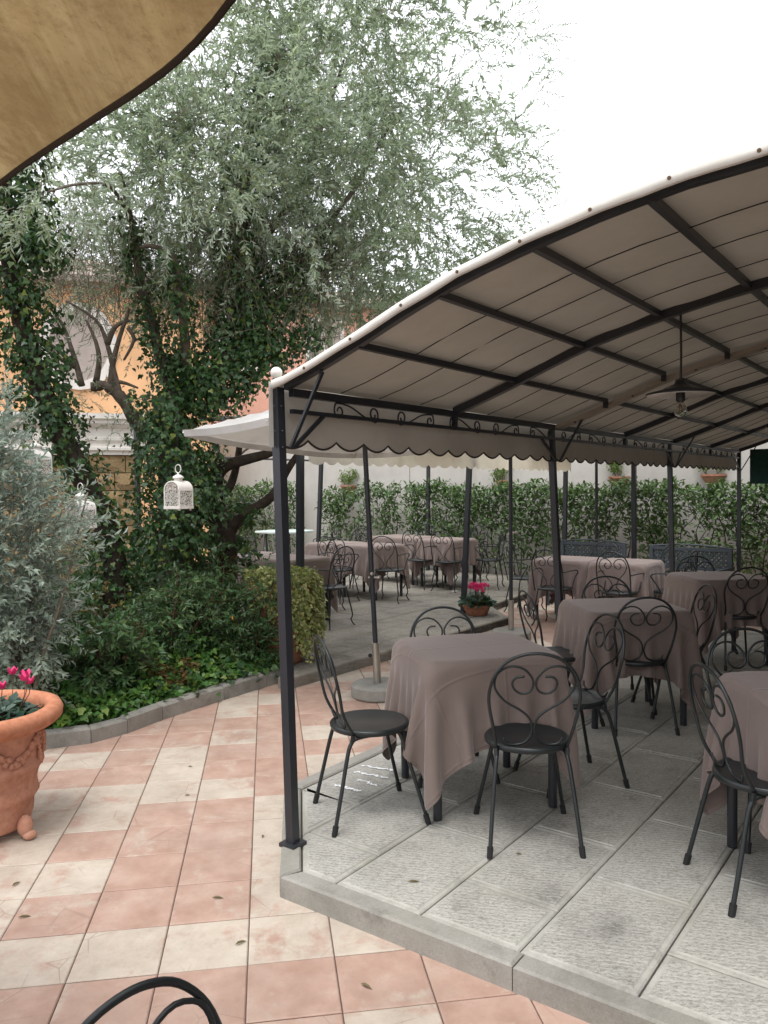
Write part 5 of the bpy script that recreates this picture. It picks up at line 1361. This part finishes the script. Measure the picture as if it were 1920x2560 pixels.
# --- the big olive with ivy-clad trunk
r_ = np.random.default_rng(101)
tb = on(430, 1480, .2) if False else np.array([-1.98, 7.30, .18])
olive = thing('olive_tree', 'large silvery olive tree with an ivy-clad trunk filling the upper middle', 'tree', tuple(tb))
rel = lambda P: [np.array(p) - tb for p in P]
trunk = [tb + np.array([0, 0, -.1])] + PX([(440, 1330, 7.3), (438, 1200, 7.3), (430, 1080, 7.3), (430, 985, 7.3)])
limbs = {
 'main': PX([(430, 985, 7.3), (500, 960, 7.35), (580, 890, 7.4), (612, 760, 7.45), (605, 600, 7.5), (612, 450, 7.5), (640, 290, 7.5), (700, 130, 7.5)]),
 'left': PX([(430, 985, 7.3), (400, 890, 7.25), (372, 780, 7.2), (345, 680, 7.1), (330, 560, 7.0), (300, 430, 6.8)]),
 'mid': PX([(470, 970, 7.3), (462, 860, 7.1), (450, 720, 6.9), (430, 640, 6.8), (375, 615, 6.7), (350, 620, 6.7)]),
 'right': PX([(580, 890, 7.4), (680, 780, 7.5), (760, 640, 7.6), (880, 480, 7.8), (980, 300, 7.9)]),
 'right2': PX([(605, 640, 7.5), (720, 520, 7.6), (800, 330, 7.7), (860, 150, 7.7)]),
 'bare': PX([(420, 1110, 7.3), (375, 1085, 7.2), (335, 1050, 7.15), (300, 990, 7.1), (262, 965, 7.1), (228, 968, 7.1)]),
}
b = B(); b.tube(smooth_path(rel(trunk), 4), np.linspace(.17, .12, 17), 12); b.obj('trunk', 'bark', olive, True)
rad = {'main': (.10, .03), 'left': (.06, .02), 'mid': (.05, .012), 'right': (.05, .015), 'right2': (.045, .012), 'bare': (.065, .045)}
for k, P in limbs.items():
    p = smooth_path(rel(P), 4); b = B(); b.tube(*gnarl(p, np.linspace(rad[k][0], rad[k][1], len(p))), 9); b.obj('limb', 'bark', olive, True)
bare_b = [[(300, 988, 7.1), (285, 930, 7.1), (268, 860, 7.1), (240, 800, 7.1), (165, 752, 7.1)], [(275, 970, 7.1), (283, 905, 7.1), (300, 840, 7.1), (318, 790, 7.1), (322, 770, 7.1)], [(205, 965, 7.1), (192, 915, 7.1), (178, 870, 7.1), (160, 820, 7.1), (135, 780, 7.1)], [(190, 915, 7.1), (150, 880, 7.0), (110, 850, 7.0), (82, 838, 7.0)], [(188, 918, 7.1), (155, 900, 7.0), (120, 868, 7.0), (80, 848, 7.0)], [(240, 955, 7.1), (248, 900, 7.1), (238, 850, 7.1), (215, 800, 7.1)], [(262, 965, 7.1), (300, 955, 7.1), (345, 970, 7.1)], [(268, 860, 7.1), (290, 815, 7.1), (330, 800, 7.1)], [(320, 820, 7.1), (335, 850, 7.1), (310, 900, 7.1)]]
for P in bare_b:
    p = smooth_path(rel(PX(P)), 3); b = B(); b.tube(p, np.linspace(.030 if P[0][0] > 200 and P[0][0] < 310 else .022, .010, len(p)), 6); b.obj('limb', 'bark', olive, True)
# crown
lb = LB(); sb = LB()
crown = [((830, 300), 7.9, (2.0, 1.7, 1.55), 1000), ((520, 430), 7.0, (1.35, 1.2, .85), 560), ((990, 520), 8.1, (1.20, 1.2, 1.0), 470), ((900, 660), 8.2, (1.05, 1.0, .62), 320), ((900, 30), 7.8, (1.35, 1.3, .8), 330), ((420, 300), 6.6, (1.1, 1.0, .75), 240), ((700, 640), 7.8, (1.0, .9, .5), 160), ((760, 140), 7.7, (1.7, 1.4, 1.2), 260)]
for (pc, Y, R, n) in crown:
    c = at(pc[0], pc[1], Y) - tb
    # clumps give light and dark masses
    nc = max(10, n // 16); cc, _ = ell(nc, c, R, r_, .42); I = r_.integers(0, nc, n); P0 = cc[I] + r_.normal(0, .17, (n, 3)); out = unit(P0 - c); D0 = out * .8 + r_.normal(0, .5, (n, 3)) + np.array([0, 0, .25])
    pts = twigs_fast(sb, P0, D0, r_.uniform(.22, .52, n), .13, r_); leaf_twigs(lb, pts, 22, .066, .0215, r_)
    # loose inner twigs
    m_ = n // 6; P0, dd = ell(m_, c, np.array(R) * .9, r_, .7); twigs_fast(sb, P0, dd + r_.normal(0, .8, (m_, 3)), r_.uniform(.3, .7, m_), .05, r_, rad=.003)
# grey twiggy mass low on the left side of the crown
for (pc, Y, R, n) in (((230, 640), 8.4, (1.05, .8, .55), 420), ((480, 690), 8.2, (.9, .8, .45), 320)):
    c = at(pc[0], pc[1], Y) - tb; P0, dd = ell(n, c, R, r_, .6); pts = twigs_fast(sb, P0, dd + r_.normal(0, .6, (n, 3)), r_.uniform(.25, .6, n), .06, r_, rad=.003); leaf_twigs(lb, pts[: int(n * .7)], 14, .056, .015, r_)
# wispy shoots against the sky on the right
n = 120; P0 = np.stack([at(1230 + 120 * math.sin(i * 1.3), 40 + 640 * r_.random(), 7.6 + r_.random()) for i in range(n)]) - tb
pts = twigs_fast(sb, P0, np.stack([r_.uniform(.3, 1, n), r_.normal(0, .5, n), r_.normal(.1, .5, n)], -1), r_.uniform(.2, .5, n), .10, r_); leaf_twigs(lb, pts, 13, .050, .012, r_)
# bare grey inner twigs below the crown
n = 1500; P0 = np.stack([at(x, y, 7.0 + 2.2 * d) for x, y, d in zip(r_.uniform(130, 900, n), r_.uniform(560, 860, n), r_.random(n))]) - tb
twigs_fast(sb, P0, np.stack([r_.normal(0, .45, n), r_.normal(0, .5, n), np.abs(r_.normal(.8, .4, n))], -1), r_.uniform(.3, .8, n), .02, r_, rad=.0032)
m_ = 260; pts = twigs_fast(sb, P0[:m_], np.stack([r_.normal(0, .6, m_), r_.normal(0, .5, m_), r_.normal(.2, .5, m_)], -1), r_.uniform(.2, .45, m_), .1, r_); leaf_twigs(lb, pts, 12, .048, .012, r_)
# a nearer spray of longer leaves under the parasol, and tufts on the pollarded limb
n = 46; c = at(120, 500, 4.9) - tb; P0, dd = ell(n, c, (.40, .30, .22), r_, .6); pts = twigs_fast(sb, P0, dd * .6 + np.array([.1, -.2, -.5]) + r_.normal(0, .4, (n, 3)), r_.uniform(.15, .34, n), .12, r_); leaf_twigs(lb, pts, 14, .060, .014, r_)
n = 26; c = at(560, 490, 5.4) - tb; P0, dd = ell(n, c, (.28, .3, .2), r_, .6); pts = twigs_fast(sb, P0, dd * .6 + np.array([.1, -.2, -.5]) + r_.normal(0, .4, (n, 3)), r_.uniform(.15, .34, n), .12, r_); leaf_twigs(lb, pts, 14, .058, .0135, r_)
n = 60; P0 = np.stack([at(x, y, 7.1) for x, y in zip(r_.uniform(160, 340, n), r_.uniform(850, 1110, n))]) - tb; pts = twigs_fast(sb, P0, np.stack([r_.normal(0, .6, n), r_.normal(0, .5, n), r_.normal(.1, .5, n)], -1), r_.uniform(.1, .25, n), .12, r_); leaf_twigs(lb, pts, 9, .042, .011, r_)
# long branch that carries the near spray
b = B(); p = smooth_path([np.array(q) - tb for q in PX([(330, 560, 7.0), (280, 470, 6.3), (200, 460, 5.5), (120, 480, 4.9)])], 4); b.tube(p, np.linspace(.02, .006, len(p)), 6); b.obj('limb', 'bark', olive, True)
stuff(lb.obj('crown', 'olive_leaf', olive)); stuff(sb.obj('twigs', 'twig', olive))
# ivy on trunk and limbs
lb = LB()
ivy_on(lb, rel(trunk), .30, .27, 2300, r_); ivy_on(lb, rel(limbs['main'][:5]), .24, .20, 1700, r_); ivy_on(lb, rel(limbs['main'][4:]), .17, .20, 800, r_); ivy_on(lb, rel(limbs['left'][:5]), .13, .07, 560, r_); ivy_on(lb, rel(limbs['mid'][:4]), .11, .07, 400, r_); ivy_on(lb, rel(limbs['right'][:3]), .24, .20, 900, r_)
ivy_on(lb, rel(PX([(480, 1010, 7.2), (560, 960, 7.3), (650, 900, 7.4), (690, 860, 7.4)])), .24, .16, 800, r_)
ivy_on(lb, rel(PX([(640, 880, 7.5), (740, 860, 7.6), (800, 830, 7.7)])), .14, .10, 260, r_)
ivy_on(lb, rel(PX([(700, 720, 7.7), (790, 660, 7.8), (830, 600, 7.9)])), .20, .12, 340, r_)
ivy_on(lb, rel(PX([(395, 1010, 7.0), (420, 1150, 6.95), (445, 1300, 6.9), (470, 1400, 6.9)])), .20, .30, 900, r_)
stuff(lb.obj('ivy', 'ivy_leaf', olive))

# --- leaning ivy trunk on the left
r_ = np.random.default_rng(202); tb2 = np.array([-2.42, 6.75, .18])
lt = thing('leaning_tree', 'leaning tree trunk wrapped in dark ivy, running up to the left edge', 'tree', tuple(tb2)); P = [tb2 + np.array([.06, 0, -.1])] + PX([(285, 1400, 6.7), (225, 1235, 6.6), (150, 1080, 6.5), (85, 920, 6.4), (45, 760, 6.3), (18, 600, 6.2), (10, 450, 6.1), (30, 330, 6.1)])
rel2 = [np.array(p) - tb2 for p in P]; p = smooth_path(rel2, 4); b = B(); b.tube(p, np.linspace(.11, .05, len(p)), 10); b.obj('trunk', 'bark_dark', lt, True)
lb = LB(); ivy_on(lb, rel2[:4], .12, .15, 1000, r_, .042); ivy_on(lb, rel2[3:], .18, .25, 2000, r_, .043)
ivy_on(lb, [np.array(q) - tb2 for q in PX([(30, 560, 6.2), (90, 580, 6.1), (130, 660, 6.1)])], .16, .10, 380, r_)
stuff(lb.obj('ivy', 'ivy_leaf', lt))
lb = LB(); sb = LB(); n = 60; P0, dd = ell(n, rel2[-1], (.5, .5, .4), r_, .6); pts = twigs_fast(sb, P0, dd, r_.uniform(.2, .45, n), .12, r_); leaf_twigs(lb, pts, 16, .052, .0125, r_); stuff(lb.obj('crown', 'olive_leaf', lt)); stuff(sb.obj('twigs', 'twig', lt))

# --- bare forked trunk behind the white parasol
r_ = np.random.default_rng(303); tb3 = np.array([-1.60, 7.70, .12])
ft = thing('forked_tree', 'bare dark forked trunk with rising boughs behind the white parasol', 'tree', tuple(tb3)); rel3 = lambda l: [np.array(q) - tb3 for q in l]
b = B(); p = smooth_path(rel3([tb3 + np.array([0, 0, -.05])] + PX([(560, 1390, 7.7), (556, 1320, 7.7)])), 4); b.tube(p, np.linspace(.14, .125, len(p)), 10); b.obj('trunk', 'bark_dark', ft, True)
for P, ra, rb in (([(556, 1330, 7.7), (545, 1265, 7.7), (540, 1200, 7.7), (565, 1165, 7.7), (620, 1148, 7.7), (680, 1130, 7.8), (740, 1090, 7.9)], .085, .035), ([(570, 1330, 7.7), (610, 1290, 7.7), (680, 1240, 7.75), (715, 1180, 7.8), (745, 1135, 7.8)], .065, .03), ([(545, 1325, 7.7), (515, 1290, 7.7), (480, 1275, 7.6)], .06, .04), ([(550, 1240, 7.75), (575, 1215, 7.85), (592, 1160, 7.95), (600, 1100, 8.0)], .05, .03)):
    p = smooth_path(rel3(PX(P)), 4); b = B(); b.tube(p, np.linspace(ra, rb, len(p)), 9); b.obj('bough', 'bark_dark', ft, True)
lb = LB(); ivy_on(lb, rel3(PX([(500, 1130, 7.6), (515, 1200, 7.6), (520, 1260, 7.6)])), .16, .08, 260, r_, .055); stuff(lb.obj('ivy', 'ivy_leaf', ft))
lb = LB(); n = 420; P0, dd = ell(n, (-.02, -.22, .55), (.30, .15, .35), r_, .6); V, F = leaves(P0, dd + np.array([0, 0, -.4]), r_.normal(size=(n, 3)) + np.array([0, -.5, .5]), .07 * r_.uniform(.6, 1.3, n), .012 * np.ones(n), 'lance'); lb.add(V, F); stuff(lb.obj('dry_fronds', 'fern_brown_leaf', ft))

# --- slender trunks seen over the pergola corner
for (pp_, lab) in (([(785, 960, 19.5), (792, 860, 19.5), (805, 800, 19.5), (812, 740, 19.5)], 'slender bare trunk behind the pergola corner, left of two'), ([(828, 950, 20.0), (825, 850, 20.0), (818, 790, 20.0), (800, 720, 20.0)], 'slender bare trunk behind the pergola corner, right of two')):
    P = PX(pp_); q0 = np.array([P[0][0], P[0][1], -.01]); tr_ = thing('slender_tree', lab, 'tree', tuple(q0)); p = smooth_path([np.zeros(3)] + [np.array(q) - q0 for q in P], 4); b = B(); b.tube(p, np.linspace(.10, .05, len(p)), 8); b.obj('trunk', 'bark', tr_, True)
    lb = LB(); sb = LB(); n = 90; c = np.array(P[-1]) - q0 + np.array([.1, 0, .5]); P0, dd = ell(n, c, (1.2, 1.0, .9), r_, .5); pts = twigs_fast(sb, P0, dd, r_.uniform(.3, .8, n), .12, r_); leaf_twigs(lb, pts, 16, .052, .0125, r_); stuff(lb.obj('crown', 'olive_leaf', tr_)); stuff(sb.obj('twigs', 'twig', tr_))

# --- young olive bush, left foreground
r_ = np.random.default_rng(404); tb4 = np.array([-2.34, 5.02, .08])
ob = thing('olive_bush', 'young pale silvery olive bush at the left edge, partly hiding two lanterns', 'shrub', tuple(tb4)); sb = LB(); lb = LB()
for k in range(5):
    P = [np.zeros(3)]; d = np.array([r_.normal(0, .12), r_.normal(0, .1), 1.0])
    for j in range(6): d = unit(d + r_.normal(0, .14, 3)); P.append(P[-1] + d * .27)
    b = B(); b.tube(smooth_path(P, 3), np.linspace(.016, .005, 19), 6); b.obj('stem', 'twig', ob, True)
n = 420; P0, dd = ell(n, (-.12, .0, 1.10), (.32, .30, .62), r_, .5); D0 = dd * .9 + np.array([0, 0, .35]) + r_.normal(0, .4, (n, 3)); pts = twigs_fast(sb, P0, D0, r_.uniform(.16, .40, n), .08, r_, rad=.0028); leaf_twigs(lb, pts, 17, .054, .0160, r_)
n = 260; P0, dd = ell(n, (-.12, 0, .62), (.34, .28, .42), r_, .5); pts = twigs_fast(sb, P0, dd * .8 + np.array([.1, -.2, .3]) + r_.normal(0, .4, (n, 3)), r_.uniform(.16, .38, n), .1, r_, rad=.0028); leaf_twigs(lb, pts, 17, .054, .0160, r_)
n = 190; P0, dd = ell(n, (-.22, 0, 1.72), (.20, .24, .40), r_, .5); pts = twigs_fast(sb, P0, dd * .7 + np.array([.1, -.1, .5]) + r_.normal(0, .4, (n, 3)), r_.uniform(.16, .38, n), .06, r_, rad=.0028); leaf_twigs(lb, pts, 17, .054, .0160, r_)
n = 36; P0, dd = ell(n, (.12, -.05, 1.28), (.24, .2, .35), r_, .5); pts = twigs_fast(sb, P0, np.stack([r_.uniform(.6, 1, n), r_.normal(-.2, .3, n), r_.uniform(-.1, .7, n)], -1), r_.uniform(.30, .52, n), .06, r_, rad=.003); leaf_twigs(lb, pts, 17, .054, .0160, r_)
stuff(lb.obj('crown', 'olive_bush_leaf', ob)); stuff(sb.obj('twigs', 'twig', ob))

# --- nandina and other shrubs in the bed
def nandina(x, y, h, R, ns, label, mat, seed, L=.052, W=.017, group='feathery shrubs in the planted bed', per=9, dens=1.0, kind='lance'):
    r_ = np.random.default_rng(seed); z0 = bed_h(x, y) - .03; root = thing('nandina_shrub', label, 'shrub', (x, y, z0), 0, group); sb = LB(); lb = LB()
    for k in range(ns):
        a = r_.uniform(0, 2 * PI); q = R * .22 * r_.random(); P = [np.array([q * math.cos(a), q * math.sin(a), 0])]; d = unit(np.array([math.cos(a) * .3, math.sin(a) * .3, 1.0])); hh = h * r_.uniform(.55, .95)
        for j in range(4): d = unit(d + r_.normal(0, .10, 3)); P.append(P[-1] + d * hh / 4)
        p = smooth_path(P, 2)
        b = B(); b.tube(p, np.linspace(.008, .004, len(p)), 5); b.obj('stem', 'stem_brown', root)
        # compound fronds from the upper stem
        m_ = int(15 * dens); I = r_.integers(2, len(p), m_); P0 = p[I] + r_.normal(0, .01, (m_, 3)); aa = r_.uniform(0, 2 * PI, m_)
        D0 = np.stack([np.cos(aa), np.sin(aa), r_.uniform(.1, .8, m_)], -1); pts = twigs_fast(sb, P0, D0, R * r_.uniform(.4, .85, m_), .16, r_, rad=.002)
        leaf_twigs(lb, pts, per + 4, L, W, r_, kind, .15)
        # side leaflets
        i = r_.integers(1, 5, m_ * 3); w_ = np.repeat(np.arange(m_), 3); P1_ = pts[w_, i]; D1 = r_.normal(size=(m_ * 3, 3)) * np.array([1, 1, .5]); pt2 = twigs_fast(sb, P1_, D1, R * r_.uniform(.15, .35, m_ * 3), .12, r_, rad=.0015); leaf_twigs(lb, pt2, per - 2, L * .9, W, r_, kind, .2)
    stuff(lb.obj('foliage', mat, root)); stuff(sb.obj('frond_stems', 'stem_brown', root)); return root
nandina(-1.42, 6.72, 1.12, .50, 12, 'broad feathery dark green nandina left of the ivy-filled urn', 'nandina_leaf', 1)
nandina(-1.18, 6.80, .92, .38, 8, 'feathery nandina touching the terracotta ivy urn', 'nandina_leaf', 2)
nandina(-1.78, 6.40, .92, .42, 10, 'feathery nandina in the middle of the bed below the lantern', 'nandina_leaf', 3)
nandina(-2.12, 5.70, .66, .40, 10, 'glossy green nandina behind the left kerb end, beside the big urn', 'nandina_leaf', 4, .060, .022)
nandina(-2.62, 5.55, .72, .42, 8, 'green leafy shrub beneath the olive bush at the left edge', 'nandina_leaf', 5, .060, .022)
nandina(-1.92, 5.95, .62, .22, 4, 'nandina with reddish yellow autumn leaves in the bed centre', 'nandina_red_leaf', 6, .042, .017, dens=.6)
nandina(-1.62, 5.98, .34, .18, 3, 'low reddish nandina with red berries near the kerb', 'nandina_red_leaf', 7, .038, .016, dens=.5)
nandina(-2.2, 6.35, .80, .30, 4, 'tall bronze-leaved nandina at the foot of the leaning ivy trunk', 'nandina_red_leaf', 8, .040, .016, dens=.4)
nandina(-2.75, 6.4, .85, .42, 7, 'dark green shrub filling the bed under the leaning ivy trunk', 'nandina_leaf', 9, .055, .02)
nandina(-1.75, 7.05, .95, .36, 6, 'dark nandina at the foot of the ivy-clad olive trunk', 'nandina_leaf', 10)
nandina(-1.95, 8.0, 1.75, .46, 8, 'dense dark shrub behind the ivy-clad olive trunk', 'ivy_leaf', 12, .07, .035, kind='laurel')
nandina(-2.35, 8.1, 1.25, .42, 6, 'dark leafy shrub between the two ivy trunks, below the stone wall', 'ivy_leaf', 13, .07, .035, kind='laurel')
nandina(-3.1, 7.6, 1.2, .5, 7, 'tall dark green shrub behind the leaning ivy trunk', 'nandina_leaf', 11, .06, .024)
# fading yellow leaves, berries, a violet
for (px, py, Y, mat, nm, lab, sz) in ((455, 1555, 6.5, 'petal_orange', 'yellow_leaf', 'single yellow-orange leaf on the nandina, lower left one', .034), (498, 1578, 6.5, 'petal_orange', 'yellow_leaf', 'single yellow-orange leaf on the nandina, lowest one', .03), (580, 1540, 6.45, 'petal_orange', 'yellow_leaf', 'single yellow-orange leaf on the nandina, nearest the corner post', .034), (354, 1650, 5.85, 'petal_violet', 'violet_flower', 'small violet-blue flower low in the bed', .026)):
    p = at(px, py, Y); k = 4 if 'flower' in nm else 1
    P0 = np.zeros((k, 3)); aa = np.arange(k) * 2 * PI / k + .4; D = np.stack([np.cos(aa), np.full(k, -.5), np.sin(aa)], -1) if k > 1 else np.array([[.25, -.2, -1.]]); V, F = leaves(P0, D, np.tile([[0, -1., .3]], (k, 1)), np.full(k, sz), np.full(k, sz * .5), 'laurel')
    tag(link(nm, mesh_tri(nm, V, F, mat), None, tuple(p)), lab, 'flower' if k > 1 else 'leaf', 'odd coloured leaves and flowers in the bed')
# ground ivy along the kerb, spilling over it
r_ = np.random.default_rng(505); n = 11000; P = []; 
K = np.array(BEDK[1:])
pts_, T_, u_ = along([(*k, 0) for k in K], n, r_); nrm = np.stack([-T_[:, 1], T_[:, 0], np.zeros(n)], -1); dist = r_.gamma(2.2, .20, n) - .02; Q = pts_ + nrm * (dist + .08)[:, None] + r_.normal(0, .03, (n, 3))
hump = .055 + .16 * (1 - np.exp(-np.maximum(dist, 0) * .9)); Q[:, 2] = hump + r_.random(n) * (.12 + .26 * np.minimum(1, np.maximum(dist, 0) / .35)) * (.65 + .35 * np.sin(Q[:, 0] * 7) * np.sin(Q[:, 1] * 6))
keep = dist < 1.5; Q = Q[keep]; n = len(Q); D = np.stack([r_.normal(.2, .7, n), r_.normal(-.4, .7, n), r_.normal(-.25, .4, n)], -1); N = np.stack([r_.normal(0, .45, n), r_.normal(-.35, .45, n), np.ones(n)], -1); s = r_.uniform(.6, 1.35, n)
V, F = leaves(Q, D, N, .050 * s, .048 * s, 'ivy'); gi = stuff(link('ground_ivy', mesh_tri('ground_ivy', V, F, 'ground_ivy_leaf'))); gi['label'] = 'low green ivy covering the front of the planted bed'; gi['category'] = 'ground cover'
# deeper ground cover further back
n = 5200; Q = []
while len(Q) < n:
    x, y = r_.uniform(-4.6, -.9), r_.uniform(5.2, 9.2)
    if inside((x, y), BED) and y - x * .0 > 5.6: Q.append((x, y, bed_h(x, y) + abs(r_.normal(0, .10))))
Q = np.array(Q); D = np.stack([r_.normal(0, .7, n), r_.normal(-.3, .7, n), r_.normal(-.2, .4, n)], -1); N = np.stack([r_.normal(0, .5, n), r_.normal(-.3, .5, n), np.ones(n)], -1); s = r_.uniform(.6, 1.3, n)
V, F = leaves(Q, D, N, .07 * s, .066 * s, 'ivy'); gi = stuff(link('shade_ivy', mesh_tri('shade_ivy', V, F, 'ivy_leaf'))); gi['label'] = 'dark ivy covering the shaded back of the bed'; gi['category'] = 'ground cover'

# --- laurel hedges in front of the grey walls
def hedge(p, q, h, label, seed, dens, off=.45, th=.30, gap=None):
    r_ = np.random.default_rng(seed); p = np.array(p); q = np.array(q); L = float(np.linalg.norm(q - p)); e = (q - p) / L; nn = np.array([-e[1], e[0]])
    if nn[1] > 0: nn = -nn
    root = thing('laurel_hedge', label, 'hedge', (p[0] + nn[0] * off, p[1] + nn[1] * off, .0)); ax = np.array([e[0], e[1], 0]); ay = np.array([nn[0], nn[1], 0]); lb = LB()
    for k in range(int(L / .17)):
        x = .08 + k * .17 + r_.normal(0, .03); y = r_.uniform(-.06, .06); pts = [ax * (x + r_.normal(0, .025) * j) + ay * (y + r_.normal(0, .012) * j) + np.array([0, 0, h * j / 5 * r_.uniform(.92, 1.0)]) for j in range(6)]
        b = B(); b.tube(smooth_path(pts, 2), np.linspace(.011, .004, 11), 5); b.obj('stem', 'bark_dark', root)
    n = int(L * dens); x = r_.random(n) * L; z = h * (1 - r_.beta(1.1, 1.9, n) * .92); clump = np.sin(x * 5.3 + 1) + np.sin(x * 11.7 + z * 5) + np.sin(z * 7 + x * 3)
    keep = (clump + r_.normal(0, .9, n) > -.95) | (z > h * .84); x, z = x[keep], z[keep]; n = len(x); y = r_.normal(0, th * .42, n); top = h + .05 * np.sin(x * 3.1) + .045 * np.sin(x * 8.7 + 2) + .03 * np.sin(x * 19); z = z * top / h
    P = ax * x[:, None] + ay * y[:, None] + np.stack([np.zeros(n), np.zeros(n), z], -1); D = r_.normal(size=(n, 3)) + ay * .5 + np.array([0, 0, .25]); N = r_.normal(0, .5, (n, 3)) + np.array([0, 0, .9]) + ay * .4; s = r_.uniform(.65, 1.25, n)
    V, F = leaves(P, D, N, .092 * s, .040 * s, 'laurel'); lb.add(V, F); stuff(lb.obj('foliage', 'laurel_leaf', root)); return root
hedge(WC + np.array([.25, -.2]), WR, 1.66, 'leafy laurel hedge along the right grey wall, behind the benches', 1, 2300)
e_l = (WL - WC) / np.linalg.norm(WL - WC)
hedge(WC + e_l * .05, WC + e_l * 1.75, 1.66, 'laurel hedge left of the wall corner, under the leftmost wall pot', 2, 1700)
hedge(WC + e_l * 2.35, WC + e_l * 6.8, 1.72, 'laurel hedge farthest left, behind the bare forked trunk and mint table', 3, 1700)
